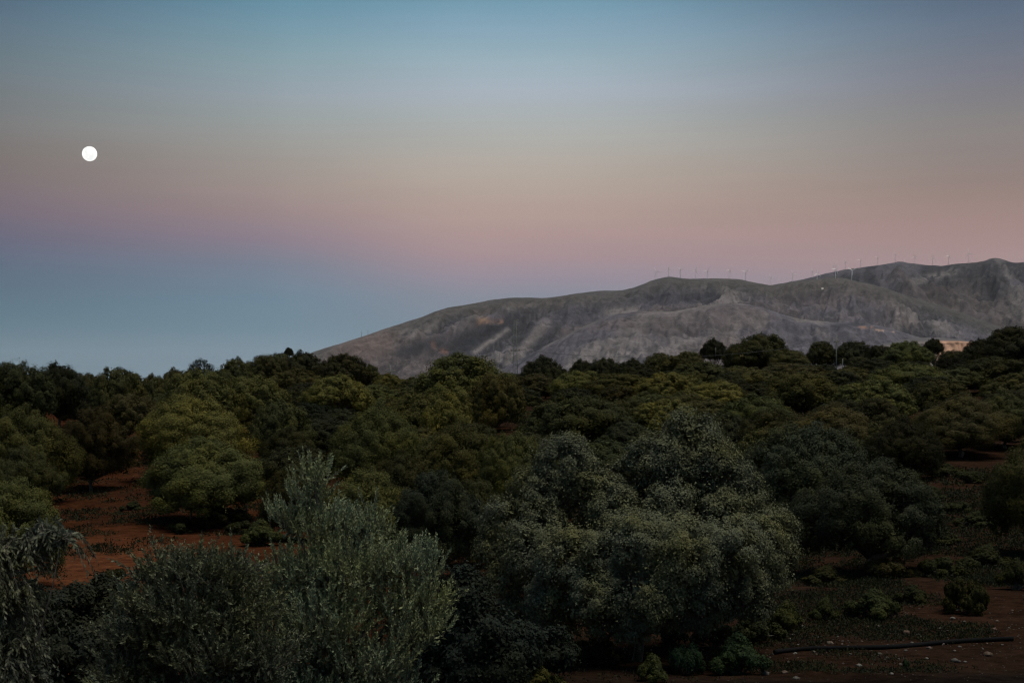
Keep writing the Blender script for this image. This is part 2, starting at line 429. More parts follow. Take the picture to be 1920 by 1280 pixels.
def paint_back(P, PY, gul, big, fine, t, Xd, Yd, cpy):
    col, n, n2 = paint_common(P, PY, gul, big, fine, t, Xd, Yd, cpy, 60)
    col = col * .78
    col = blend(col, SCREE_LIT * .85, seg(P, PY, 1690, 535, 1790, 508, 7) * (n2 > .5) * .8)
    return col
def paint_low(P, PY, gul, big, fine, t, Xd, Yd, cpy):
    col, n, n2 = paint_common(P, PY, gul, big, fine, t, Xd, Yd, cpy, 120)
    col = blend(col, SCREE_LIT, (1 - sstep(30, 70, PY - cpy[None])) * sstep(.4, .6, n) * .6)
    col = blend(col, C(.24, .14, .115), seg(P, PY, 1610, 614, 1634, 613, 2.6, 4) * (n2 > .42))
    col = blend(col, C(.30, .215, .185), seg(P, PY, 1642, 619, 1674, 622, 2.6, 4) * (n2 > .40))
    col = blend(col, MAQ_SHADE * .8, seg(P, PY, 1560, 612, 1620, 606, 4) * .7)
    return col
CREST_BACK = [(1200, 640), (1300, 605), (1400, 560), (1440, 538), (1480, 529), (1510, 523), (1545, 514), (1585, 505), (1620, 500), (1650, 496), (1672, 493),
              (1690, 490), (1702, 493), (1740, 497), (1770, 498), (1800, 494), (1840, 490), (1862, 484), (1876, 486), (1898, 493), (1920, 491), (1990, 484), (2100, 500), (2300, 540), (2600, 600)]
CREST_MAIN = [(380, 735), (450, 715), (540, 680), (590, 660), (640, 643), (690, 627), (740, 611), (790, 595), (815, 585), (840, 577), (900, 566), (955, 558), (985, 557), (1020, 558),
              (1050, 554), (1080, 549), (1130, 546), (1170, 543), (1190, 538), (1215, 529), (1240, 521), (1258, 518), (1275, 521), (1300, 523), (1340, 523), (1385, 524), (1415, 529), (1445, 534),
              (1480, 529), (1520, 525), (1560, 521), (1585, 523), (1620, 531), (1660, 541), (1700, 553), (1760, 571), (1820, 591), (1880, 613), (1950, 640), (2100, 690), (2300, 725)]
CREST_LOW = [(900, 715), (1000, 660), (1080, 618), (1130, 596), (1160, 588), (1200, 584), (1256, 586), (1300, 578), (1345, 571), (1385, 569), (1425, 575), (1462, 588), (1500, 598),
             (1560, 604), (1610, 606), (1650, 611), (1687, 622), (1732, 634), (1800, 652), (1900, 680), (2100, 720)]
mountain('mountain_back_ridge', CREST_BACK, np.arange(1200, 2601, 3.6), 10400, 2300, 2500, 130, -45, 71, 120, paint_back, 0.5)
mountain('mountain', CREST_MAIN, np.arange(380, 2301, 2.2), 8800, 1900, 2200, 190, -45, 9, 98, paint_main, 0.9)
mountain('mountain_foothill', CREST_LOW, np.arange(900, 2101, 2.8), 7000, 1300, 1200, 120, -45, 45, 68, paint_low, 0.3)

# ---- quarry: a low bench with a cut face, seen between the trees on the right
def quarry():
    px = np.arange(1640, 1990, 2.5)
    top = np.interp(px, [1640, 1690, 1720, 1745, 1765, 1800, 1834, 1880, 1990], [648, 637, 633.5, 632, 632.5, 636, 641, 650, 668])
    D = 1700.0
    rows = []
    # back edge, rounded crest, bench lip, cut face (steep), talus
    lip = np.interp(px, [1640, 1720, 1760, 1800, 1840, 1990], [652, 643, 641, 640.5, 643, 668])
    for (off, pyr, j) in ((500, 690, 0), (120, None, 0), (40, 'top', .2), (0, 'mid', .4)):
        y = np.full_like(px, D + off)
        py = top + 30 if pyr is None else (np.full_like(px, 690.) if pyr == 690 else (top if pyr == 'top' else (top * .45 + lip * .55)))
        z = (HZ - py) / F * y
        rows.append(np.stack([(px - 960) / F * y, y, z], -1))
    nface = 14
    for i in range(nface):
        t = i / (nface - 1)
        y = D - 60 - 14 * t + 7 * (ridged(px / 6.0, np.full_like(px, t * 1.2), 3, 5) - .5) * (0.2 if i == 0 else 1)
        z0 = (HZ - lip) / F * (D - 60); z = z0 - 22 * t
        rows.append(np.stack([(px - 960) / F * y, y, z], -1))
    z = z - 4; rows.append(np.stack([(px - 960) / F * (D - 130), np.full_like(px, D - 130), z], -1))
    rows.append(np.stack([(px - 960) / F * (D - 420), np.full_like(px, D - 420), np.full_like(px, -38.)], -1))
    v = np.array(rows); ny, nx = v.shape[:2]
    i = np.arange(ny - 1)[:, None] * nx + np.arange(nx - 1)[None]
    f = np.stack([i, i + nx, i + nx + 1, i + 1], -1).reshape(-1, 4)
    me = mesh_np('quarry_bench', v.reshape(-1, 3), f, mats=[M_QUARRY], smooth=False)
    col = np.zeros((ny, nx, 3)); col[:] = C(.085, .078, .085); col[:4] = C(.085, .078, .088)
    st = fbm(px / 4.0, px * 0, 3, 77)[None, :, None]
    ins = (sstep(1748, 1766, px) * sstep(1850, 1836, px))[None, :, None]
    face = C(.42, .255, .185) * (0.72 + .5 * st); face = np.clip(face, 0, .9)
    col[4:-2] = (C(.17, .15, .15) * (1 - ins) + face * ins)
    col[-2:] = C(.15, .13, .12)
    at = me.color_attributes.new('tone', 'FLOAT_COLOR', 'POINT')
    at.data.foreach_set('color', np.concatenate([col.reshape(-1, 3), np.ones((ny * nx, 1))], 1).astype(np.float32).ravel())
    tag(ob('quarry_bench', me), kind='structure')
quarry()

# ------------------------------------------------------------------ moon
def uv_sphere(r, seg=48, rings=24):
    th = np.linspace(0, 2 * np.pi, seg, endpoint=False); ph = np.linspace(0, np.pi, rings + 1)
    v = np.array([[r * np.sin(p) * np.cos(t), r * np.sin(p) * np.sin(t), r * np.cos(p)] for p in ph for t in th])
    q = [(i * seg + j, i * seg + (j + 1) % seg, (i + 1) * seg + (j + 1) % seg, (i + 1) * seg + j) for i in range(rings) for j in range(seg)]
    return v, q
def moon():
    m, nt, b = mat('moon_surface')
    e = mnode(nt, 'ShaderNodeEmission'); e.inputs[1].default_value = 1.0
    tx = mnode(nt, 'ShaderNodeTexCoord'); no = mnode(nt, 'ShaderNodeTexNoise'); no.inputs['Scale'].default_value = 0.006
    nt.links.new(tx.outputs['Object'], no.inputs['Vector'])
    cr = mnode(nt, 'ShaderNodeValToRGB'); cr.color_ramp.elements[0].position = .35; cr.color_ramp.elements[1].position = .6
    cr.color_ramp.elements[0].color = (.93, .95, .93, 1); cr.color_ramp.elements[1].color = (1.15, 1.13, 1.1, 1)
    nt.links.new(no.outputs['Fac'], cr.inputs[0]); nt.links.new(cr.outputs[0], e.inputs[0])
    nt.links.new(e.outputs[0], nt.nodes['Material Output'].inputs[0])
    D = 42000.0; r = 13.9 / F * D
    v, q = uv_sphere(r)
    o = ob('moon', mesh_np('moon', v, q, mats=[m], smooth=True))
    o.location = ((168 - 960) / F * D, D, (HZ - 288.5) / F * D)
    tag(o, 'bright white full moon hanging in the dusk sky on the left', 'moon')
moon()

# ------------------------------------------------------------------ tubes
def tube(pts, rad, sides=8, cap=True):
    pts = np.asarray(pts, float); n = len(pts); rad = np.broadcast_to(np.asarray(rad, float), (n,))
    v = []
    d = np.gradient(pts, axis=0); d /= np.linalg.norm(d, axis=1)[:, None] + 1e-9
    ref = np.array([0.31, 0.95, 0.05]) if abs(d[0][2]) > .6 else np.array([0., 0., 1.])
    for i in range(n):
        a = np.cross(d[i], ref); a /= np.linalg.norm(a) + 1e-9; b = np.cross(d[i], a)
        for k in range(sides):
            t = 2 * np.pi * k / sides; v.append(pts[i] + rad[i] * (math.cos(t) * a + math.sin(t) * b))
    q = [(i * sides + k, i * sides + (k + 1) % sides, (i + 1) * sides + (k + 1) % sides, (i + 1) * sides + k) for i in range(n - 1) for k in range(sides)]
    t = []
    if cap:
        v.append(pts[0]); v.append(pts[-1]); c0, c1 = n * sides, n * sides + 1
        t = [(c0, (k + 1) % sides, k) for k in range(sides)] + [(c1, (n - 1) * sides + k, (n - 1) * sides + (k + 1) % sides) for k in range(sides)]
    return np.array(v), q, t
class Geo:
    def __init__(s): s.v, s.q, s.t, s.n = [], [], [], 0
    def add(s, v, q=(), t=()):
        s.v.append(np.asarray(v, float))
        if len(q): s.q.append(np.asarray(q) + s.n)
        if len(t): s.t.append(np.asarray(t) + s.n)
        s.n += len(v); return s
    def tube(s, *a, **k): return s.add(*tube(*a, **k))
    def box(s, c, h):
        c = np.array(c, float); h = np.array(h, float)
        v = [c + h * np.array(p) for p in ((-1, -1, -1), (1, -1, -1), (1, 1, -1), (-1, 1, -1), (-1, -1, 1), (1, -1, 1), (1, 1, 1), (-1, 1, 1))]
        return s.add(v, [(0, 3, 2, 1), (4, 5, 6, 7), (0, 1, 5, 4), (1, 2, 6, 5), (2, 3, 7, 6), (3, 0, 4, 7)])
    def mesh(s, name, m, smooth=False):
        return mesh_np(name, np.concatenate(s.v), np.concatenate(s.q) if s.q else None, np.concatenate(s.t) if s.t else None, mats=[m], smooth=smooth)

# ------------------------------------------------------------------ trees
def unit(a): return a / (np.linalg.norm(a, axis=-1, keepdims=True) + 1e-9)
def rdir(r, n): return unit(r.normal(size=(n, 3)))
def leaf_quads(P, Dv, Wv):
    """rhombic leaves: base, side, tip, side"""
    n = len(P)
    v = np.empty((n, 4, 3)); v[:, 0] = P; v[:, 1] = P + .5 * Dv + Wv; v[:, 2] = P + Dv; v[:, 3] = P + .5 * Dv - Wv
    return v.reshape(-1, 3), np.arange(n * 4).reshape(-1, 4)

def leaf_tris(P, Dv, Wv):
    n = len(P)
    v = np.empty((n, 3, 3)); v[:, 0] = P - .5 * Dv + Wv; v[:, 1] = P + .5 * Dv; v[:, 2] = P - .5 * Dv - Wv
    return v.reshape(-1, 3), np.arange(n * 3).reshape(-1, 3)

def blob_leaves(r, blobs, n, ll, lw, sub=14, subr=(.22, .40), up=0.25, low=-0.55, inner=0.05, core=0.06, lobe=.08):
    """leaves over the billows of a crown: big lobes carry smaller tufts, tufts carry leaves"""
    B = np.array([np.append(c, rr) for c, rr in blobs], float)
    cs, rs, w, li = [], [], [], []
    for b in B:
        d = rdir(r, sub * 3); d = d[d[:, 2] > low][:sub]
        k = len(d)
        cs.append(b[:3] + d * b[3] * r.uniform(.68, .95, (k, 1))); q = b[3] * r.uniform(*subr, k); rs.append(q); w.append(q ** 2); li.append(np.full(k, len(li)))
    cs = np.concatenate(cs); rs = np.concatenate(rs); li = np.concatenate(li)
    keep = np.ones(len(cs), bool)                       # drop tufts buried inside another lobe
    for b in B: keep &= np.linalg.norm(cs - b[:3], axis=1) > b[3] * .62
    cs, rs, li = cs[keep], rs[keep], li[keep]
    p = rs ** 2; p /= p.sum()
    i = r.choice(len(cs), n, p=p)
    d = rdir(r, n); d[:, 2] = d[:, 2] + up; d = unit(d)
    rad = rs[i] * np.where(r.random(n) < inner, r.uniform(.2, .8, n), 1 + .17 * r.normal(size=n))
    out_ = r.random(n) < .07; rad[out_] *= r.uniform(1.1, 1.5, out_.sum())          # loose sprigs beyond the outline
    P = cs[i] + d * rad[:, None]
    lob = r.random(n) < lobe                            # leaves spread over the lobe itself, between the tufts
    dl = rdir(r, n); dl[:, 2] += up; dl = unit(dl); bi = li[i]
    Pl = B[bi, :3] + dl * B[bi, 3:4] * (1 + .12 * r.normal(size=n))[:, None]
    ok = np.ones(n, bool)
    for k2 in range(len(B)): ok &= (np.linalg.norm(Pl - B[k2, :3], axis=1) > B[k2, 3] * .7) | (bi == k2)
    lob &= ok; P[lob] = Pl[lob]
    mid = B[:, :3].mean(0); mid[2] -= .3 * (B[:, 2].max() - B[:, 2].min())
    nl = unit(P - B[bi, :3]); nc_ = unit(P - mid)
    nd = unit(nl * .38 + d * .62 + nc_ * .45 + rdir(r, n) * .50)   # leaf facing
    t = unit(np.cross(nd, rdir(r, n)))
    s = np.cross(nd, t)
    sz = r.uniform(.6, 1.35, n)[:, None]
    nc = int(n * core); j = r.choice(len(B), nc, p=B[:, 3] ** 2 / (B[:, 3] ** 2).sum())      # oversized inner leaves, added to block light through the crown
    dc = rdir(r, nc); P[:nc] = B[j, :3] + dc * B[j, 3:4] * r.uniform(.45, .75, (nc, 1)); sz[:nc] *= 2.6
    return leaf_tris(P, t * ll * sz, s * lw * sz)

def tree_limbs(r, base, centres, r0, fork=.35, sides=7, thin=.22):
    """trunk plus limbs reaching the lobes of the crown"""
    g = Geo(); base = np.array(base, float)
    C0 = np.array(centres, float); mid = C0.mean(0)
    fz = base + (mid - base) * fork
    fz[:2] = base[:2] + (mid[:2] - base[:2]) * .4 + r.normal(size=2) * r0 * .7
    n = 6; pts = [base + (fz - base) * (k / (n - 1)) + np.append(r.normal(size=2) * r0 * .28, 0) * (0 < k < n - 1) for k in range(n)]
    g.tube(pts, [r0 * (1.5 if k == 0 else 1.1 - .07 * k) for k in range(n)], sides)
    for c in C0:
        m = fz + (c - fz) * .5 + r.normal(size=3) * np.linalg.norm(c - fz) * .09
        tt = np.linspace(0, 1, 6)[:, None]
        p = (1 - tt) ** 2 * fz + 2 * tt * (1 - tt) * m + tt ** 2 * c
        g.tube(p, r0 * np.linspace(.55, thin * .6, 6), 5)
    return g

def proto_blobs(r, nb, flat=1.0, skirt=.18):
    """dome-shaped crown of about unit radius, unit height"""
    out = []; ph = r.uniform(0, 6.28)
    sq = r.uniform(.82, 1.0); bulge = [r.uniform(.8, 1.15) for _ in range(5)]
    for k in range(nb):
        t = (k + .5) / nb; a = ph + k * 2.39996 + r.normal() * .25
        sec = bulge[int((a % 6.283) / 6.283 * 5)]
        h = t ** .85; rr = r.uniform(.16, .31) * (1.08 - .2 * h)
        rad = .78 * math.sqrt(max(0, 1 - h ** 2.0)) * sec * r.uniform(.86, 1.06)
        out.append((np.array([rad * math.cos(a), rad * math.sin(a) * sq, skirt + rr * .8 + (1 - skirt - rr * 1.7) * h * flat * (.85 + .15 * sec) + r.normal() * .02]), rr))
    for k in range(5): out.append((np.array([r.uniform(-.3, .3), r.uniform(-.3, .3), r.uniform(.3, .55)]), .36))
    return out

def make_proto(seed, nb, n, ll, lw, skirt=.18, mat_=None, sub=14):
    r = np.random.default_rng(seed)
    bl = [(c_ * np.array([1, 1, 1.6]), rr * 1.06) for c_, rr in proto_blobs(r, int(nb * 1.25), skirt=skirt)]   # about as tall as it is wide
    v, q = blob_leaves(r, bl, n, ll, lw, sub=sub)
    k = np.percentile(np.hypot(v[:, 0], v[:, 1]), 97); top = np.percentile(v[:, 2], 99.6)
    v[:, :2] /= k; v[:, 2] /= top
    g = tree_limbs(r, (0, 0, -.06), [np.array([b[0][0] / k, b[0][1] / k, b[0][2] / top]) for b in bl[::2]], .05)
    return mesh_np('crown', v, None, q, mats=[mat_ or M_LEAF]), g.mesh('trunk', M_BARK, True)

FAR = [make_proto(100 + i, nb, 54000, .034, .0135, sk * .5, sub=10) for i, (nb, sk) in enumerate(((26, .12), (32, .2), (22, .1), (36, .15), (28, .25), (24, .16)))]
MID = [make_proto(200 + i, nb, 118000, .021, .0085, sk * .35, sub=13) for i, (nb, sk) in enumerate(((30, .1), (38, .16), (26, .12), (44, .2)))]

TINT = {'y': (.092, .087, .026), 'g': (.065, .067, .023), 'd': (.046, .046, .018), 'b': (.036, .043, .027), 'o': (.047, .041, .017), 'k': (.025, .026, .0125)}
def jitter(c, r, s=.14):
    k = 1 + r.normal() * s * 1.4; h = r.normal() * .06
    return (max(.008, c[0] * k * (1 + h)), max(.008, c[1] * k), max(.005, c[2] * k * (1 - h)))

SPARSE = make_proto(300, 18, 6500, .045, .017, .2, sub=8)
TREES = []
def place_tree(px, top, wpx, d, tint, label, group='oaks of the wooded valley', name='oak_tree', kind=None, hmin=2.4, hmax=8.0, thin=False):
    x = (px - 960) / F * d; g = float(ground(x, d)); H = (HZ - top) / F * d - g
    W = wpx / F * d
    H = min(max(H, hmin), hmax)
    if not thin: W = max(W, .95 * H)
    near = (d < 92) if kind is None else kind
    P = MID if near else FAR
    k = len(TREES); crown, trunk = P[int(R.integers(len(P)))]
    if 'twiggy' in label and 'open' in label: crown, trunk = SPARSE
    e = bpy.data.objects.new(name, None); COL.link(e); e.empty_display_size = .5
    e.location = (x, d, g - .05); s = W / 2
    dep = float(np.clip(s, 1.2, 4.2))
    e.rotation_euler = (0, 0, R.uniform(0, 6.28)); e.scale = (s, s, H)
    col = jitter(TINT[tint], R)
    c = ob('crown', crown, e, col); ob('trunk', trunk, e)
    if thin: kz = min(1.0, 1.0 * W / H); c.scale = (1, 1, kz); c.location = (0, 0, 1 - kz)
    tag(e, label, 'tree', group)
    TREES.append((px, top, wpx, d, x, H, W)); return e

TL = [
 # px, top, width, distance, tint, label
 (20, 898, 110, 45, 'g', 'small leafy oak cut by the left edge above the drooping branch'),
 (45, 768, 190, 74, 'g', 'broad oak at the left edge above the red slope'),
 (172, 765, 150, 80, 'o', 'thin brownish oak standing at the top of the bare red slope'),
 (238, 740, 120, 112, 'o', 'oak with its dark trunk showing on the bare patch, left'),
 (365, 742, 225, 84, 'y', 'yellow-green domed oak, brightest crown in the left half'),
 (385, 822, 265, 66, 'g', 'wide oak with dead pale branches below it, by the red slope'),
 (30, 680, 150, 118, 'd', 'dark oak on the skyline at the far left edge'),
 (112, 682, 100, 135, 'k', 'tall nearly black oak on the left skyline'),
 (222, 690, 112, 130, 'd', 'dark oak on the skyline with a lower shoulder, left'),
 (165, 700, 80, 150, 'd', 'low dark oak filling the dip in the left skyline'),
 (290, 702, 70, 170, 'd', 'small dark oak on the skyline left of the twiggy tree'),
 (372, 694, 165, 112, 'g', 'green oak directly behind the bright yellow-green dome'),
 (375, 671, 50, 175, 'k', 'small open twiggy tree standing up from the left skyline'),
 (330, 692, 80, 190, 'd', 'small dark oak on the skyline beside the twiggy tree'),
 (470, 706, 150, 118, 'g', 'rounded oak between the yellow dome and the wooded knoll'),
 (525, 752, 120, 92, 'd', 'dark oak low between two lighter oaks, left of centre'),
 (540, 800, 130, 80, 'd', 'shaded oak behind the tip of the front olive tree'),
 (630, 703, 135, 138, 'y', 'yellow-green oak below the wooded knoll'),
 (440, 672, 90, 230, 'd', 'oak on the left shoulder of the wooded knoll'),
 (500, 666, 95, 235, 'd', 'second oak up the left side of the wooded knoll'),
 (570, 660, 110, 240, 'k', 'dark oak on the crest of the wooded knoll'),
 (640, 664, 110, 235, 'k', 'dark oak right of the crest of the wooded knoll'),
 (690, 684, 60, 240, 'd', 'small oak at the right foot of the wooded knoll'),
 (528, 663, 95, 243, 'd', 'dark oak on the knoll crest carrying the tiny treetop above it'),
 (541, 651, 20, 245, 'k', 'tiny bushy treetop poking up from the wooded knoll'),
 (555, 690, 110, 200, 'd', 'dark oak on the face of the wooded knoll'),
 (730, 700, 70, 205, 'y', 'small yellowish oak in the dip left of the big rounded oak'),
 (700, 722, 110, 150, 'g', 'green oak in front of the dip in the treeline'),
 (705, 758, 190, 76, 'g', 'dense green oak above the small olive-topped thicket, left of centre'),
 (845, 732, 120, 96, 'y', 'yellow-lit oak in the centre left of the frame'),
 (780, 738, 140, 102, 'g', 'green oak touching the yellow-lit oak on its left'),
 (862, 800, 220, 68, 'g', 'low broad oak below the yellow-lit oak'),
 (872, 665, 205, 122, 'g', 'largest rounded oak on the central skyline'),
 (930, 700, 110, 112, 'd', 'oak forming the right shoulder of the largest skyline oak'),
 (1018, 668, 88, 205, 'k', 'dark round oak right of the tall lattice mast'),
 (1092, 674, 56, 235, 'k', 'dark skyline oak right of the gap below the mountain'),
 (1135, 671, 66, 232, 'k', 'dark skyline oak in the centre row, second from the gap'),
 (1185, 673, 64, 228, 'd', 'dark skyline oak in the centre row, third from the gap'),
 (1240, 662, 82, 236, 'd', 'dark skyline oak in the centre row, fourth from the gap'),
 (1292, 659, 66, 240, 'd', 'dark skyline oak left of the isolated round tree'),
 (1338, 635, 50, 280, 'k', 'isolated round black tree on the right skyline'),
 (1430, 627, 130, 262, 'd', 'tall domed oak on the skyline right of the isolated round tree'),
 (1385, 645, 70, 262, 'd', 'smaller oak between the round tree and the tall dome'),
 (1480, 655, 80, 255, 'd', 'oak on the right shoulder of the tall skyline dome'),
 (1540, 640, 62, 272, 'k', 'dark skyline oak just left of the wooden utility pole'),
 (1598, 640, 82, 268, 'k', 'dark skyline oak just right of the wooden utility pole'),
 (1648, 647, 60, 262, 'k', 'low dark skyline oak, second right of the utility pole'),
 (1702, 640, 105, 205, 'g', 'green oak left of the pointed dark tree by the quarry'),
 (1750, 634, 38, 225, 'k', 'pointed dark tree at the left end of the quarry face'),
 (1788, 657, 80, 190, 'k', 'low dark oak below the quarry face'),
 (1828, 649, 70, 185, 'k', 'dark oak hiding the lower right of the quarry face'),
 (1902, 613, 150, 172, 'k', 'tall dark oak on the skyline at the right edge'),
 (1842, 636, 80, 190, 'k', 'dark oak at the right end of the quarry face'),
 (1005, 700, 110, 170, 'o', 'olive-brown oak below the dark oak by the mast'),
 (1085, 738, 215, 96, 'd', 'dark broad oak behind the left lobe of the front oak'),
 (1085, 695, 120, 160, 'g', 'oak in the central rows under the skyline gap'),
 (1165, 700, 150, 150, 'g', 'oak in the central rows left of the yellowish pair'),
 (1255, 698, 130, 142, 'y', 'yellowish oak, left of a pair behind the front oak'),
 (1340, 714, 150, 128, 'y', 'yellowish oak, right of a pair behind the front oak'),
 (1248, 748, 125, 100, 'y', 'yellow-topped oak directly behind the front oak crown'),
 (1170, 745, 120, 108, 'd', 'shaded oak between the front oak and the yellow-topped oak'),
 (1315, 678, 110, 190, 'd', 'dark oak below the isolated round tree'),
 (1400, 688, 120, 172, 'd', 'dark oak below the tall skyline dome, left'),
 (1480, 680, 150, 176, 'o', 'brownish oak below the tall skyline dome, right'),
 (1500, 697, 190, 112, 'y', 'lit green oak with a domed top, right of centre'),
 (1420, 740, 150, 100, 'g', 'oak at the foot of the lit domed oak'),
 (1595, 690, 120, 165, 'd', 'grey-green oak at the foot of the utility pole'),
 (1638, 712, 150, 108, 'g', 'double-topped green oak right of the lit domed oak'),
 (1705, 680, 160, 138, 'g', 'green oak in front of the pointed tree by the quarry'),
 (1790, 690, 140, 140, 'd', 'dark oak in the rows below the quarry'),
 (1862, 668, 150, 142, 'd', 'dark oak in the rows at the right edge, upper'),
 (1760, 712, 120, 112, 'd', 'oak in the right rows above the shaded hollow'),
 (1905, 700, 150, 118, 'd', 'dark oak in the rows at the right edge, lower'),
 (1800, 740, 200, 84, 'o', 'wide shaded oak overhanging the dark hollow on the right'),
 (1885, 735, 140, 88, 'd', 'dark oak at the right edge above the hollow'),
 (1560, 760, 230, 78, 'o', 'brownish oak behind the blue-green oak, right'),
 (1450, 768, 160, 82, 'd', 'dark oak squeezed between the front oak and the brownish oak'),
 (1690, 785, 150, 72, 'k', 'nearly black oak left of the dark hollow'),
 (1520, 796, 270, 55, 'b', 'grey-green oak rising behind the blue-green oak'),
 (1632, 862, 285, 45, 'b', 'big blue-green oak right of the front oak, reaching the ground'),
 (1950, 815, 210, 48, 'd', 'dark oak cut by the right edge beside the path'),
 (690, 882, 190, 46, 'g', 'low leafy oak just behind the front olive tree'),
 (815, 884, 190, 46, 'b', 'grey-green low oak between the olive tree and the front oak'),
 (960, 812, 130, 66, 'g', 'oak behind the left edge of the front oak'),
 (40, 838, 130, 64, 'd', 'shaded oak under the broad left-edge oak'),
 (560, 870, 130, 60, 'd', 'dark low oak hidden behind the tip of the silvery olive'),
 (890, 900, 150, 50, 'd', 'shaded low oak left of the front oak'),
 (760, 850, 160, 58, 'd', 'shadowy oak behind the two low oaks near the olive'),
 (1640, 676, 90, 200, 'k', 'dark oak below and right of the utility pole'),
]
for t in TL: place_tree(*t, thin=t[2] < 64)
# crowded rows behind, seen only in the gaps between the crowns above
sky_px = np.array([0, 100, 220, 300, 400, 500, 600, 700, 760, 800, 950, 1000, 1060, 1100, 1300, 1400, 1500, 1650, 1760, 1850, 1920], float)
sky_py = np.array([690, 690, 700, 712, 685, 675, 672, 700, 715, 685, 685, 690, 700, 690, 672, 655, 668, 662, 672, 650, 630], float)
nfill = 0; FILL = []
for d, step in ((78, 150), (92, 140), (106, 125), (124, 115), (146, 105), (172, 90), (205, 80)):
    for p in np.arange(-80, 2010, step):
        p2 = p + R.uniform(-.3, .3) * step; dd = d * R.uniform(.94, 1.06); x = (p2 - 960) / F * dd
        if any((tt[4] - x) ** 2 + (tt[3] - dd) ** 2 < (0.34 * tt[6] + 1.3) ** 2 for tt in TREES): continue
        if dd < 118 and 120 < p2 < 330: continue
        if dd < 92 and (p2 < 480 or p2 > 1700): continue
        hh = R.uniform(1.9, 2.7); g = float(ground(x, dd)); top = HZ - F * (g + hh) / dd
        if top < np.interp(p2, sky_px, sky_py) + 6: continue
        ref = min(TREES[:len(TL)], key=lambda q: (q[4] - x) ** 2 + (.6 * (q[3] - dd)) ** 2); rl = TL[TREES.index(ref)][5].split(',')[0]
        rel = ('behind' if dd > ref[3] else 'before') + (' and left of' if x < ref[4] - .8 else ' and right of' if x > ref[4] + .8 else '')
        flab = ' '.join(('packed oak ' + rel + ' the ' + rl).split()[:16])
        e_ = place_tree(p2, top, R.uniform(3.6, 5.4) / dd * F, dd, str(R.choice(list('dkk'))), flab, 'oaks packed in the gaps of the wood', kind=False)
        FILL.append((dd, e_)); nfill += 1
seen = {}
for dd, e_ in FILL: seen.setdefault(e_['label'], []).append((dd, e_))
for lab, l in seen.items():
    if len(l) > 1:
        l.sort(key=lambda q: q[0]); nm = ['nearer', 'farther'] if len(l) == 2 else ['nearest', 'second', 'third', 'fourth', 'fifth']
        for w_, (dd, e_) in zip(nm, l): e_['label'] = ' '.join((w_ + ' ' + lab).split()[:16])
print('trees', len(TREES), 'fill', nfill)
for t in TREES[:len(TL)]:
    if not 2.6 < t[5] < 7.5 or not 2 < t[6] < 9.5: print('size?', [round(float(a), 1) for a in t])

def at(px, py, d): return np.array([(px - 960) / F * d, d, (HZ - py) / F * d])
def hand_tree(name, d, base, lobes, nleaf, ll, lw, tint, label, cat='tree', r0=.16, seed=1, sub=40, subr=(.16, .30), fork=.4, m=None, bark=None, low=-.6):
    """a near tree: lobes are (px, py, radius px, depth) around its own distance"""
    r = np.random.default_rng(seed)
    bx = at(base[0], base[1], d); g = float(ground(bx[0], bx[1]))
    b0 = np.array([bx[0], bx[1], g])
    bl = []
    for (px, py, rp, dz) in lobes:
        bl.append((at(px, py, d) + np.array([0, dz, 0]) - b0, rp / F * d))
    e = bpy.data.objects.new(name, None); COL.link(e); e.location = b0; e.empty_display_size = .5
    v, q = blob_leaves(r, bl, nleaf, ll, lw, sub=sub, subr=subr, low=low)
    v[:, 2] = np.maximum(v[:, 2], .03)
    ob('crown', mesh_np('crown', v, None, q, mats=[m or M_LEAF]), e, TINT[tint] if isinstance(tint, str) else tint)
    gm = tree_limbs(r, (0, 0, -.1), [b[0] for b in bl], r0, fork=fork, thin=.12)
    ob('trunk', gm.mesh('trunk', bark or M_BARK, True), e)
    tag(e, label, cat)
    return e

# the big holm oak of the foreground
OAK = [(1300, 850, 78, .7), (1235, 868, 56, .6), (1358, 892, 66, .7), (1292, 918, 66, .5), (1400, 950, 60, .6), (1190, 905, 55, .9),
       (1056, 878, 64, .7), (1008, 930, 58, .6), (1104, 918, 52, .6), (950, 985, 54, .5), (1140, 950, 60, .4),
       (1180, 1008, 70, -1.6), (1262, 1020, 72, -2.0), (1342, 1018, 68, -1.7), (1118, 1030, 62, -1.4), (1405, 1020, 58, -.8), (1448, 1000, 54, .2), (1470, 1040, 34, .1),
       (1055, 1040, 64, -1.2), (990, 1030, 58, -.4), (925, 1035, 42, .4),
       (1300, 1085, 54, -1.8), (1212, 1092, 56, -2.1), (1372, 1085, 52, -1.3), (1115, 1102, 56, -1.7), (1030, 1115, 52, -1.0), (950, 1090, 46, .1), (1432, 1078, 46, -.3),
       (962, 1148, 42, 0), (1050, 1160, 42, -.6), (1125, 1150, 40, -1.3), (1345, 1130, 36, -1.0), (1255, 1138, 36, -1.5),
       (1250, 952, 52, 0), (1155, 965, 52, .1), (1010, 985, 52, .2), (1350, 965, 50, 0), (1180, 1150, 42, -1.7), (1400, 1125, 40, -.7), (1005, 1170, 40, -.2), (1300, 1140, 36, -1.4), (1200, 985, 105, 1.6), (1090, 1000, 95, 1.7), (1340, 1000, 100, 1.7), (1000, 1050, 75, 1.4), (1430, 1060, 55, 1.2), (1150, 1110, 70, 1.2), (1300, 1100, 65, 1.2)]
hand_tree('oak_tree', 30, (1195, 1235), OAK, 420000, .042, .0155, (.100, .110, .076), 'large grey-green holm oak in the foreground, its forked trunk showing on the red soil', seed=4, sub=48, subr=(.14, .25), fork=.30, r0=.10)
DARKB = [(120, 1160, 66, 0), (190, 1140, 55, .3), (70, 1195, 66, 0), (240, 1190, 60, -.2), (150, 1240, 78, -.3), (30, 1160, 60, .3), (205, 1245, 70, -.3), (60, 1270, 70, -.2)]
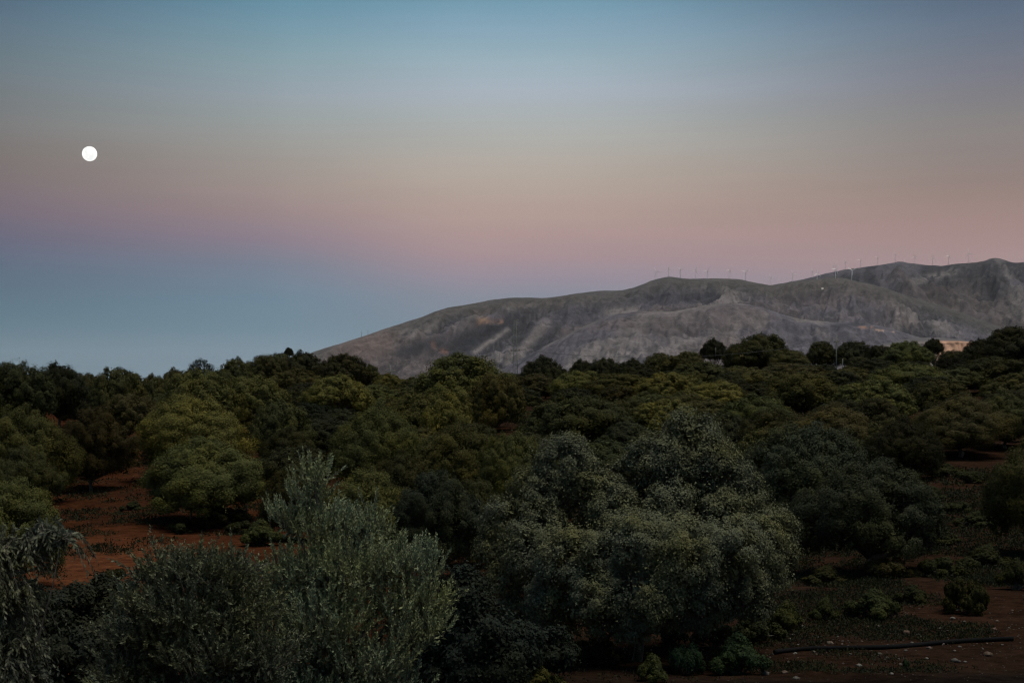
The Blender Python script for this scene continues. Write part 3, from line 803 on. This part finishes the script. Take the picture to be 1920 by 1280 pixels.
hand_tree('bush', 22, (140, 1290), DARKB, 50000, .055, .022, (.020, .024, .018), 'dark shaded bush below the bare red slope, lower left', 'bush', r0=.06, seed=8, sub=24, fork=.3)

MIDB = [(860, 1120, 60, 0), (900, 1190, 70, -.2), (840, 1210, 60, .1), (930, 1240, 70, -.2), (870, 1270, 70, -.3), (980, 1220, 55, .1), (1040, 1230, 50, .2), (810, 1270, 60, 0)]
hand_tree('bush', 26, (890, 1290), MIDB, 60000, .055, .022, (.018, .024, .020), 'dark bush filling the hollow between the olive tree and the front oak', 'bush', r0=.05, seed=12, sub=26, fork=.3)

def olive(name, d, base, lobes, nshoot, nleaf, slen, ll, lw, tint, label, droop=0.0, updir=.8, seed=1, r0=.09, fork=.4, cat='tree'):
    """shoots with paired narrow leaves, on limbs"""
    r = np.random.default_rng(seed)
    bx = at(base[0], base[1], d); g = float(ground(bx[0], bx[1])); b0 = np.array([bx[0], bx[1], g])
    B = np.array([np.append(at(a, b, d) + np.array([0, dz, 0]) - b0, rp / F * d) for a, b, rp, dz in lobes])
    p = B[:, 3] ** 2; p /= p.sum(); i = r.choice(len(B), nshoot, p=p)
    o = rdir(r, nshoot); o[:, 2] = np.abs(o[:, 2]) * .8 + o[:, 2] * .2
    A = B[i, :3] + o * B[i, 3:4] * r.uniform(.35, .95, (nshoot, 1))
    D = unit(o * .55 + np.array([0, 0, updir]) + rdir(r, nshoot) * .45)
    Ls = slen * r.uniform(.5, 1.3, nshoot)
    t = np.linspace(.08, 1, nleaf)[None, :, None]
    Pn = A[:, None] + D[:, None] * t * Ls[:, None, None] + np.array([0, 0, -droop]) * (t ** 2) * Ls[:, None, None]
    Tn = unit(D[:, None] + np.array([0, 0, -2 * droop]) * t)
    side = unit(np.cross(Tn, rdir(r, nshoot)[:, None]))
    up2 = np.cross(Tn, side)
    ang = (np.arange(nleaf) * 2.4)[None, :, None] + r.uniform(0, 6, (nshoot, 1, 1))
    rad = side * np.cos(ang) + up2 * np.sin(ang)
    ld = unit(Tn * .85 + rad * .6 + r.normal(size=Pn.shape) * .18 + np.array([0, 0, -.35 * droop]))
    wd = unit(np.cross(ld, rdir(r, nshoot * nleaf).reshape(ld.shape)))
    sz = r.uniform(.7, 1.25, (nshoot, nleaf, 1)) * (1.05 - .45 * t)
    v, q = leaf_quads(Pn.reshape(-1, 3), (ld * ll * sz).reshape(-1, 3), (wd * lw * sz).reshape(-1, 3))
    nc = 9000; j = r.choice(len(B), nc, p=p); dc = rdir(r, nc)            # older leaves inside the crown
    cp = B[j, :3] + dc * B[j, 3:4] * r.uniform(.15, .6, (nc, 1)); cd = rdir(r, nc); cw = unit(np.cross(cd, rdir(r, nc)))
    v2, q2 = leaf_quads(cp, cd * ll * 1.3, cw * lw * 1.3)
    v, q = np.concatenate([v, v2]), np.concatenate([q, q2 + len(v)])
    e = bpy.data.objects.new(name, None); COL.link(e); e.location = b0; e.empty_display_size = .5
    ob('crown', mesh_np('crown', v, q, mats=[M_OLIVE]), e, tint)
    gm = tree_limbs(r, (0, 0, -.1), [b[:3] for b in B], r0, fork=fork, thin=.12)
    for k in range(0, nshoot, 2):
        tt = np.linspace(-.25, .95, 4)[:, None]
        gm.tube(A[k] + D[k] * tt * Ls[k] + np.array([0, 0, -droop]) * tt * np.abs(tt) * Ls[k], np.array([.006, .005, .004, .002]), 3, cap=False)
    ob('trunk', gm.mesh('trunk', M_BARK, True), e)
    tag(e, label, cat); return e

OL_B = [(590, 905, 36, 0), (575, 940, 42, .1), (480, 1310, 90, 0), (600, 1320, 100, -.2), (720, 1325, 90, 0), (548, 985, 50, .1), (612, 1010, 72, 0), (690, 1010, 50, .1), (735, 1075, 62, 0), (655, 1090, 90, -.2), (785, 1085, 56, .2), (805, 1140, 48, .1), (800, 1190, 50, 0),
        (560, 1095, 80, 0), (745, 1160, 78, 0), (625, 1180, 105, -.3), (505, 1130, 58, .1), (780, 1200, 50, 0), (560, 1230, 95, -.2), (700, 1255, 95, -.2), (640, 1100, 90, .6), (560, 1180, 90, .6)]
olive('olive_tree', 20, (590, 1380), OL_B, 2700, 32, .30, .058, .0115, (.165, .198, .124), 'silvery green olive tree with upright shoots in the left foreground', seed=21, r0=.10, fork=.42, updir=.95)
OL_D = [(250, 1300, 80, 0), (350, 1325, 90, 0), (450, 1315, 80, .2), (370, 1085, 50, 0), (300, 1100, 60, .1), (430, 1095, 55, 0), (262, 1150, 52, 0), (350, 1165, 86, -.1), (450, 1170, 76, 0), (300, 1220, 86, 0), (400, 1245, 90, -.2), (235, 1215, 55, .1), (480, 1250, 70, 0)]
olive('olive_tree', 17, (380, 1440), OL_D, 2000, 26, .30, .060, .0120, (.080, .094, .062), 'dark tangled olive bush left of the silvery olive tree', droop=.12, updir=.7, seed=33, r0=.07, fork=.4)
OL_C = [(10, 1040, 50, 0), (80, 1015, 38, .1), (-70, 1060, 90, 0), (10, 1120, 60, 0), (20, 1210, 50, 0), (-40, 1240, 90, 0), (115, 1010, 18, 0), (-60, 1160, 90, .2), (40, 1270, 40, 0)]
olive('olive_tree', 12, (-60, 1640), OL_C, 900, 24, .26, .058, .0095, (.070, .080, .062), 'drooping olive branches reaching in from the left edge', droop=1.25, updir=.25, seed=45, r0=.03, fork=.4)

# dead pale branches under the oak by the red slope
def dead_branch(px, py, seed, h, label):
    r = np.random.default_rng(seed); x, y, z = [float(a[0]) for a in on_ground(px, py)]
    g = Geo(); p0 = np.zeros(3); top = np.array([.1, 0, h])
    g.tube([p0, top * .5 + np.array([.03, 0, 0]), top], [.05, .04, .03], 5)
    for k in range(9):
        d = unit(np.array([r.normal(), r.normal() * .4, r.uniform(-.1, .7)])); L = r.uniform(.3, .75) * h
        s = top * r.uniform(.6, 1)
        g.tube([s, s + d * L * .5 + np.array([0, 0, .12 * L]), s + d * L], [.02, .014, .006], 4)
    o = ob('dead_branch', g.mesh('dead_branch', M_BARKP, True)); o.location = (x, y - .6, z)
    tag(o, label, 'branch')
dead_branch(362, 972, 3, 1.1, 'pale dead branch standing below the wide oak by the red slope')
dead_branch(465, 962, 6, .9, 'pale tangle of dead twigs behind the tip of the silvery olive tree')

# ------------------------------------------------------------------ shrubs on the soil
def shrub_mesh(seed, n, ll, lw, nb=9):
    r = np.random.default_rng(seed); bl = []
    for k in range(nb):
        a = r.uniform(0, 6.28); q = r.uniform(0, 1.0); rr = r.uniform(.13, .34) * (1.1 - .5 * q)
        bl.append((np.array([q * math.cos(a), q * math.sin(a) * .8, rr * .7 + (1 - q * .8) * r.uniform(.0, .55)]), rr))
    v, q = blob_leaves(r, bl, n, ll, lw, sub=16, low=-.2)
    v[:, :2] /= np.percentile(np.hypot(v[:, 0], v[:, 1]), 97); v[:, 2] /= np.percentile(v[:, 2], 99.5); v[:, 2] = np.maximum(v[:, 2], .0)
    g = Geo()
    for b in bl: g.tube([np.array([0, 0, -.05]), b[0] * .5 + np.array([0, 0, .05]), b[0]], [.035, .025, .012], 4)
    return mesh_np('foliage', v, None, q, mats=[M_LEAF]), g.mesh('stem', M_BARK, True)
SHR = [shrub_mesh(500 + i, 12000, .07, .020, nb) for i, nb in enumerate((13, 18, 22, 16))]
SL = [ # px, base py, width px, height px, tint, label
 (1815, 1148, 96, 62, 'd', 'dark domed shrub on the red soil at the right edge of the frame'),
 (1640, 1158, 110, 52, 'g', 'low spreading shrub in the middle of the red soil, right foreground'),
 (1712, 1130, 70, 34, 'd', 'small shrub behind the low spreading shrub, right foreground'),
 (1548, 1160, 60, 40, 'g', 'small leafy shrub left of the low spreading shrub'),
 (1475, 1180, 80, 52, 'g', 'leafy shrub at the skirt of the front oak, near its right side'),
 (1385, 1262, 130, 72, 'G', 'bright green bush at the left end of the black hose'),
 (1410, 1200, 120, 60, 'd', 'dark shrub under the right side of the front oak'),
 (1283, 1262, 80, 54, 'G', 'green bush at the foot of the front oak, right of its trunk'),
 (1262, 1208, 60, 46, 'b', 'small grey-green shrub under the front oak'),
 (1225, 1275, 70, 48, 'g', 'low bush right at the base of the front oak trunk'),
 (1012, 1290, 90, 40, 'y', 'yellowish low bush at the bottom edge of the frame'),
 (1905, 1105, 80, 56, 'd', 'shrub cut off by the right edge of the frame'),
 (1698, 1252, 20, 18, 'G', 'tiny round green weed just below the black hose'),
 (865, 1035, 60, 90, 'O', 'thin orange-brown bush left of the front oak'),
 (1770, 1078, 90, 34, 'd', 'low shrub in the row behind the red soil, right of its middle'),
 (1660, 1082, 100, 36, 'o', 'brownish low shrub in the row behind the red soil'),
 (1550, 1092, 90, 32, 'd', 'low shrub in the row behind the red soil, by the front oak'),
 (1850, 1062, 110, 40, 'd', 'low wide shrub at the right end of the row behind the red soil'),
 (1620, 1020, 90, 40, 'k', 'dark shrub under the big blue-green oak'),
 (1790, 960, 70, 20, 'd', 'low shrub on the path between the two right-hand oaks'),
 (1760, 1020, 90, 30, 'd', 'low shrub at the near end of the path on the right'),
 (1765, 890, 90, 24, 'd', 'low shrub at the far end of the path on the right'),
 (1815, 905, 80, 22, 'd', 'low shrub on the far path beside the right-edge oak'),
 (1745, 935, 80, 24, 'd', 'low shrub at the right skirt of the big blue-green oak'),
 (1835, 985, 90, 26, 'd', 'wide low shrub on the path in front of the right-edge oak'),
 (1340, 1215, 90, 44, 'd', 'dark shrub in the shade under the middle of the front oak'),
 (1110, 1245, 110, 50, 'k', 'dark low shrub left of the front oak trunk'),
 (300, 905, 60, 22, 'g', 'low weedy shrub beside the wide oak on the red slope'),
 (250, 955, 50, 16, 'd', 'small low shrub in the middle of the red slope'),
 (215, 1095, 60, 28, 'd', 'small shrub at the foot of the bare red slope'),
 (455, 1000, 60, 24, 'd', 'small shrub on the soil left of the olive tip'),
 (490, 1020, 90, 44, 'g', 'leafy shrub against the left side of the silvery olive tip'),
 (420, 985, 110, 34, 'd', 'wide dark shrub at the right end of the red slope'),
 (335, 1000, 60, 20, 'd', 'small low shrub on the lower red slope'),
]
TINT['G'] = (.036, .056, .026); TINT['O'] = (.075, .040, .014)
SG = np.stack(on_ground([a[0] for a in SL], [a[1] for a in SL]), -1)
for (px, py, w, h, t, lab), (x, y, z) in zip(SL, SG):
    fo, stm = SHR[int(R.integers(4))]
    e = bpy.data.objects.new('shrub', None); COL.link(e); e.location = (x, y, z - .02); e.empty_display_size = .3
    e.rotation_euler = (0, 0, R.uniform(0, 6)); s = w / F * y / 2; e.scale = (s, s, h / F * y * 1.05)
    ob('foliage', fo, e, jitter(tuple(q * a for q, a in zip((.62, .68, .74), TINT[t])), R, .06)); ob('stem', stm, e)
    tag(e, lab, 'shrub', 'low shrubs on the red soil')

# ground weeds: uncountable low growth
def weeds():
    r = np.random.default_rng(77)
    px = np.concatenate([r.uniform(1400, 1960, 30000), r.uniform(60, 600, 20000), r.uniform(560, 1400, 5000)])
    py = np.concatenate([np.concatenate([r.uniform(880, 1100, 15000), r.uniform(1080, 1262, 15000)]), r.uniform(800, 1100, 20000), r.uniform(860, 1279, 5000)])
    x, y, z = on_ground(px, py)
    ok = ~np.isnan(y); x, y, z = x[ok], y[ok], z[ok]
    n = fbm(x / 1.6 + 4, y / 2.2, 4, 91); n0 = fbm(x / 6 + 4, y / 8, 2, 95)
    lim = .46 + .07 * (y < 36) * (x > 3) - .04 * (y > 40) * (x > 5) + .065 * (x < -6) + .08 * (x < -6) * (y < 58)
    k = (n * .65 + n0 * .35 + r.normal(size=len(x)) * .03) > lim
    x, y, z = x[k], y[k], z[k]; m = 4
    P = np.repeat(np.stack([x, y, z], -1), m, 0); nn = len(P)
    s = np.repeat(np.clip(y / 45, .55, 1.6), m)[:, None]
    P[:, :2] += r.normal(size=(nn, 2)) * .07 * s
    P[:, 2] += r.uniform(0, .05, nn) * s[:, 0]
    D = unit(r.normal(size=(nn, 3)) * .8 + np.array([0, 0, .8])) * r.uniform(.05, .12, (nn, 1)) * s
    W = unit(np.cross(D, rdir(r, nn))) * .018 * s
    v, q = leaf_quads(P, D, W)
    o = ob('weeds', mesh_np('weeds', v, q, mats=[M_LEAF]), color=(.018, .021, .012))
    tag(o, 'low green weeds scattered over the red soil', 'weeds', kind='stuff')
weeds()

# ------------------------------------------------------------------ stones
def stone_geo(r, sub=1):
    import bmesh
    bm = bmesh.new(); bmesh.ops.create_icosphere(bm, subdivisions=sub, radius=1)
    v = np.array([x.co[:] for x in bm.verts]); t = np.array([[y.index for y in f.verts] for f in bm.faces]); bm.free()
    v = v * (1 + .25 * r.normal(size=(len(v), 1)).clip(-1, 1)) * np.array([1, r.uniform(.7, 1), r.uniform(.45, .75)])
    return v, t
rs_ = np.random.default_rng(9)
STO = []
for k in range(5):
    v, t = stone_geo(rs_, 2); v[:, 2] += .25
    STO.append(mesh_np('stone', v, None, t, mats=[M_STONE], smooth=False))
NAMED = [ # px, py, size px, colour, label
 (1672, 1157, 15, (.34, .11, .05), 'rounded rust-red stone below the low spreading shrub'),
 (1698, 1188, 16, (.36, .16, .06), 'flat orange stone in the middle of the stony soil'),
 (1864, 1180, 10, (.40, .15, .10), 'small pinkish-red stone right of the orange stone, above the hose'),
 (1792, 1240, 16, (.22, .19, .17), 'grey stone on the gravel below the black hose'),
 (1852, 1228, 18, (.26, .12, .05), 'brown-orange stone on the gravel below the hose, far right'),
 (1434, 1264, 20, (.36, .26, .20), 'pale beige stone at the bottom beside the bright green bush'),
 (1472, 1262, 15, (.30, .17, .10), 'brownish stone next to the pale beige stone at the bottom'),
 (1492, 1272, 14, (.26, .21, .18), 'grey stone at the bottom edge below the stony patch'),
 (1825, 1148, 16, (.38, .20, .10), 'orange-brown stone at the foot of the domed shrub'),
 (1786, 1160, 11, (.42, .34, .30), 'pale stone left of the domed shrub'),
 (1742, 1216, 10, (.38, .24, .20), 'small pink stone touching the black hose'),
 (1664, 1212, 12, (.48, .44, .40), 'white flat stone lying against the hose'),
 (1478, 1242, 12, (.30, .20, .16), 'reddish-grey stone left of the hose end'),
 (1556, 1206, 13, (.40, .28, .20), 'beige stone above the hose, left part'),
 (1610, 1248, 12, (.46, .42, .38), 'white stone on the gravel below the middle of the hose'),
]
NG = np.stack(on_ground([a[0] for a in NAMED], [a[1] for a in NAMED]), -1)
for (px, py, w, c_, lab), (x, y, z) in zip(NAMED, NG):
    c_ = tuple(.10 * a for a in c_)
    o = ob('stone', STO[int(rs_.integers(5))], color=c_); o.location = (x, y, z); s = w / F * y / 2
    o.scale = (s, s, s); o.rotation_euler = (0, 0, rs_.uniform(0, 6)); tag(o, lab, 'stone', 'larger stones on the red soil')
PALS = [(.42, .36, .31), (.36, .22, .15), (.30, .24, .20), (.50, .46, .42), (.34, .15, .08)]
cand = np.stack([rs_.uniform(1440, 1900, 300), rs_.normal(1200, 28, 300)], -1)
cand = [q for q in cand if 1110 < q[1] < 1268 and all(math.hypot(q[0] - a[0], q[1] - a[1]) > 14 for a in NAMED)][:70]
CG = np.stack(on_ground([q[0] for q in cand], [q[1] for q in cand]), -1)
for (x, y, z) in CG:
    o = ob('stone', STO[int(rs_.integers(5))], color=tuple(.085 * a for a in PALS[int(rs_.integers(5))])); o.location = (x, y, z)
    s = rs_.uniform(3, 7) / F * y / 2 * 1.2; o.scale = (s, s, s); o.rotation_euler = (0, 0, rs_.uniform(0, 6))
    tag(o, 'small stone lying loose on the stony soil around the black hose', 'stone', 'small loose stones')
def gravel():
    r = np.random.default_rng(61); g = Geo()
    px = np.concatenate([r.uniform(1250, 1930, 900), r.uniform(120, 560, 260)]); py = np.concatenate([r.normal(1195, 50, 900), r.uniform(850, 1080, 260)])
    x, y, z = on_ground(px, np.clip(py, 850, 1300)); protos = [stone_geo(r, 1) for _ in range(6)]
    for a, b, c_ in zip(x, y, z):
        if np.isnan(b): continue
        v, t = protos[int(r.integers(6))]; s = r.uniform(1.0, 2.6) / F * b * .75
        ca, sa = math.cos(a * 50), math.sin(a * 50)
        vv = v * s; vv = np.stack([vv[:, 0] * ca - vv[:, 1] * sa, vv[:, 0] * sa + vv[:, 1] * ca, vv[:, 2]], -1)
        g.add(vv + np.array([a, b, c_ + s * .25]), (), t)
    o = ob('gravel', g.mesh('gravel', M_STONE), color=(.034, .025, .020)); tag(o, 'fine pale gravel scattered over the soil', 'gravel', kind='stuff')
gravel()

# ------------------------------------------------------------------ hose
def hose():
    p = np.array([(1448, 1226), (1480, 1222), (1525, 1218.5), (1590, 1218), (1665, 1216), (1715, 1212.5), (1759, 1208), (1830, 1203), (1909, 1200)], float)
    t = np.linspace(0, 1, 60); tt = np.linspace(0, 1, len(p))
    x, y, z = on_ground(np.interp(t, tt, p[:, 0]), np.interp(t, tt, p[:, 1]))
    k = np.ones(7) / 7
    sm = lambda a: np.convolve(np.pad(a, 3, mode='edge'), k, 'valid')
    g = Geo().tube(np.stack([sm(x), sm(y), sm(z) + .045], -1), .045, 10)
    o = ob('hose', g.mesh('hose', M_HOSE, True)); tag(o, 'long black irrigation hose lying across the soil, lower right', 'hose')
hose()

# ------------------------------------------------------------------ poles and wires
def lattice_mast(px, top, d, label):
    x = (px - 960) / F * d; g = float(ground(x, d)); H = (HZ - top) / F * d - g
    e = bpy.data.objects.new('lattice_mast', None); COL.link(e); e.location = (x, d, g)
    w0, w1 = .42, .16
    for sx, sy in ((-1, -1), (1, -1), (1, 1), (-1, 1)):
        ob('leg', Geo().tube([(sx * w0, sy * w0, -.3), (sx * w1, sy * w1, H)], .035, 6).mesh('leg', M_STEEL), e)
    br = Geo(); n = 16
    for i in range(n):
        a, b = i / n, (i + 1) / n; wa, wb = w0 + (w1 - w0) * a, w0 + (w1 - w0) * b
        for (s1, s2) in (((-1, -1), (1, -1)), ((1, -1), (1, 1)), ((1, 1), (-1, 1)), ((-1, 1), (-1, -1))):
            br.tube([(s1[0] * wa, s1[1] * wa, a * H), (s2[0] * wb, s2[1] * wb, b * H)] if i % 2 else [(s2[0] * wa, s2[1] * wa, a * H), (s1[0] * wb, s1[1] * wb, b * H)], .014, 4)
    ob('bracing', br.mesh('bracing', M_STEEL), e)
    ob('crossarm', Geo().box((0.15, 0, H), (.45, .06, .06)).mesh('crossarm', M_STEEL), e)
    z2 = (HZ - 657) / F * d - g
    ca = ob('crossarm', Geo().box((0, 0, z2), (.75, .07, .07)).mesh('crossarm', M_STEEL), e)
    for s in (-.65, 0, .65): ob('insulator', Geo().tube([(s, -.05, z2 + .05), (s, -.05, z2 + .28)], [.07, .05], 8).mesh('insulator', M_INS), ca)
    tag(e, label, 'mast'); return np.array([x, d, g + z2 + .25])
def pole(px, top, d, label, r=.14, arm=.7, m=M_CONC, ins=True):
    x = (px - 960) / F * d; g = float(ground(x, d)); H = (HZ - top) / F * d - g
    e = bpy.data.objects.new('utility_pole', None); COL.link(e); e.location = (x, d, g)
    ob('post', Geo().tube([(0, 0, -.4), (0, 0, H * .5), (0, 0, H)], [r, r * .85, r * .65], 10).mesh('post', m, True), e)
    za = H - (.9 if ins else .35)
    ca = ob('crossarm', Geo().box((0, -r, za), (arm, .05, .06)).mesh('crossarm', M_STEEL), e)
    for s in (-.9, .9): ob('insulator', Geo().tube([(s * arm, -r, za + .05), (s * arm, -r, za + .25)], [.06, .04], 8).mesh('insulator', M_INS), ca)
    tag(e, label, 'pole'); return np.array([x, d - r, g + za + .2])
mA = lattice_mast(966, 600, 250, 'tall slim lattice mast rising above the central treeline')
pB = pole(1568, 630, 235, 'slim utility pole standing among the dark oaks on the right skyline', r=.11, arm=.4)
pC = pole(732, 684, 215, 'small grey pole in the dip of the treeline left of centre', r=.12)
def wire(a, b, sag, label, rad=.022):
    t = np.linspace(0, 1, 40)[:, None]; p = a + (b - a) * t; p[:, 2] -= (4 * sag * t * (1 - t))[:, 0]
    o = ob('power_line', Geo().tube(p, rad, 5).mesh('power_line', M_WIRE)); tag(o, label, 'cable')
wire(mA, pC, 2.4, 'cable sagging from the lattice mast down to the small pole on the left', .022)
wire(mA, pB, 1.9, 'long cable from the lattice mast across to the right-hand utility pole', .022)
wire(pB, at(1850, 640, 330), .5, 'thin cable running right from the utility pole past the quarry', .02)
def fence_post(px, py0, py1, d, label):
    a, b = at(px, py0, d), at(px, py1, d); g = Geo().tube([(0, 0, 0), (0, 0, (a - b)[2] * .5), (0, 0, (a - b)[2])], [.05, .048, .045], 8)
    o = ob('post', g.mesh('post', M_CONC, True)); o.location = b; tag(o, label, 'post')
fence_post(1342, 651, 668, 250, 'short pale post beside the isolated round tree')
fence_post(1580, 672, 705, 225, 'thin pale post just right of the utility pole')

# ------------------------------------------------------------------ wind turbines
def turbine_meshes():
    tw = Geo().tube([(0, 0, -8), (0, 0, 20), (0, 0, 48), (0, 0, 50)], [1.3, 1.1, 0.8, 0.8], 10).mesh('tower', M_TURB, True)
    na = Geo().box((0, -.5, 51.2), (1.6, 4.2, 1.6)).mesh('nacelle', M_TURB)
    hb = Geo().tube([(0, -4.6, 51.2), (0, -6.0, 51.2), (0, -7.2, 51.2)], [1.5, 1.4, .3], 10).mesh('hub', M_TURB, True)
    # one tapered blade along +z from the hub axis
    s = np.linspace(0, 1, 9); Lb = 25
    g = Geo(); v = []
    for a in s:
        c_ = (.9 + 1.6 * math.sin(min(a * 5, 1.57)) * (1 - a)) ; th = .4 * (1 - a) + .06
        tw_ = .5 * (1 - a); cc, ss = math.cos(tw_), math.sin(tw_)
        for (u, w) in ((-c_ * .4, 0), (0, th), (c_ * .9, 0), (0, -th)): v.append((u * cc - w * ss, u * ss + w * cc, 1.0 + a * Lb))
    q = [(i * 4 + k, i * 4 + (k + 1) % 4, i * 4 + 4 + (k + 1) % 4, i * 4 + 4 + k) for i in range(8) for k in range(4)] + [(3, 2, 1, 0), (32, 33, 34, 35)]
    return tw, na, hb, g.add(v, q).mesh('blade', M_TURB, True)
TM = turbine_meshes()
M_TURB_LIT = plain_material('turbine_paint_lit', (0.70, 0.70, 0.71), 0.6, 0, 0.1, 0.96, 1.02)  # lighter copy: light on the spur turbines put into their paint
def turbine(px, hub, base, d, label, rot, yaw, white=False):
    hz = (HZ - hub) / F * d; bz = (HZ - base) / F * d
    e = bpy.data.objects.new('wind_turbine', None); COL.link(e)
    s = (hz - bz) / 51.2
    e.location = ((px - 960) / F * d, d, bz); e.scale = (s, s, s); e.rotation_euler = (0, 0, yaw)
    ob('tower', TM[0], e); ob('nacelle', TM[1], e); ob('hub', TM[2], e)
    for k in range(3):
        b = ob('blade', TM[3], e); b.location = (0, -6.0, 51.2); b.rotation_euler = (0, rot + k * 2 * math.pi / 3, 0)
    if white:  # swaps in the copy with the light painted in
        for c_ in e.children: c_.material_slots[0].link = 'OBJECT'; c_.material_slots[0].material = M_TURB_LIT
    tag(e, label, 'wind turbine', 'wind turbines on the mountain ridges')
ORD = ['leftmost', 'second', 'third', 'fourth', 'fifth', 'sixth', 'seventh', 'eighth', 'ninth', 'tenth', 'eleventh', 'twelfth']
LT = [(1230, 509, 526), (1253.6, 503.6, 519), (1276, 505.5, 521), (1304.6, 507.4, 523), (1326, 508, 523), (1367, 507, 524), (1398, 510, 527), (1444, 520.5, 534), (1486, 514, 529)]
for i, (p, h, b) in enumerate(LT):
    turbine(p, h, b + .5, 8800, 'far wind turbine on the middle ridge, %s from the left' % ORD[i] if i else 'far wind turbine on the middle ridge, leftmost of all', R.uniform(0, 2), R.uniform(-.5, .5))
RT = [(1524, 508.5, 520), (1563.5, 497, 510.5), (1585, 491, 505), (1613, 488, 501), (1645, 483.6, 497), (1678.5, 478, 492), (1696, 486.5, 492), (1714, 481, 495), (1748.5, 483, 498), (1778, 480, 497), (1816.5, 475, 492.5)]
for i, (p, h, b) in enumerate(RT):
    turbine(p, h, b + .8, 10400, 'wind turbine on the right-hand ridge, %s from the left along the crest' % (ORD[i] if i else 'first'), R.uniform(0, 2), R.uniform(-.5, .5))
FT = [(1532, 513, 528, 'left'), (1566.5, 505, 523, 'middle'), (1597, 507, 526, 'right')]
for p, h, b, w_ in FT:
    turbine(p, h, b, 8770, 'pale wind turbine standing in front of the ridge on the spur, %s of three' % w_, {'left': .1, 'middle': .6, 'right': 1.0}[w_], .25, True)
# small masts on the left end of the mountain, hut on the spur
for p, t_, lab in ((690, 617, 'thin radio mast on the left crest of the mountain, taller of two'), (678, 621, 'short radio mast on the left crest of the mountain, left of the taller')):
    y = 8800; b = at(p, 632 if p > 685 else 634, y)
    h = (HZ - t_) / F * y - b[2]
    o = ob('radio_mast', Geo().tube([(0, 0, 0), (0, 0, h * .6), (0, 0, h)], [1.3, 1.0, .6], 6).tube([(-2.5, 0, h * .8), (2.5, 0, h * .8)], .5, 5).mesh('radio_mast', M_STEEL)); o.location = b; tag(o, lab, 'mast')
g = Geo().box((0, 0, 3), (5, 4, 3)); g.add([(-5.4, -4.4, 6), (5.4, -4.4, 6), (5.4, 4.4, 6), (-5.4, 4.4, 6), (-5.4, 0, 8.5), (5.4, 0, 8.5)], [(0, 1, 5, 4), (2, 3, 4, 5)], [(0, 4, 3), (1, 2, 5)])
o = ob('hut', g.mesh('hut', M_WHITE)); o.location = at(1542, 543, 8350); tag(o, 'tiny white hut on the mountain spur below the pale turbines', 'hut')

# ------------------------------------------------------------------ thin evening haze
def haze():
    m = bpy.data.materials.new('haze_air'); m.use_nodes = True; nt = m.node_tree; nt.nodes.clear()
    o_ = nt.nodes.new('ShaderNodeOutputMaterial'); v_ = nt.nodes.new('ShaderNodeVolumePrincipled')
    v_.inputs['Color'].default_value = (.88, .88, .96, 1); v_.inputs['Density'].default_value = 0.6e-5; v_.inputs['Anisotropy'].default_value = 0.0
    nt.links.new(v_.outputs[0], o_.inputs['Volume'])
    # the box holds the whole ground sheet and the ridges; the moon and the sky are outside
    g = Geo().box((0, 19750, 400), (30600, 20800, 480)); o = ob('haze', g.mesh('haze', m))
    tag(o, 'thin evening haze filling the valley air', 'haze', kind='stuff')
haze()
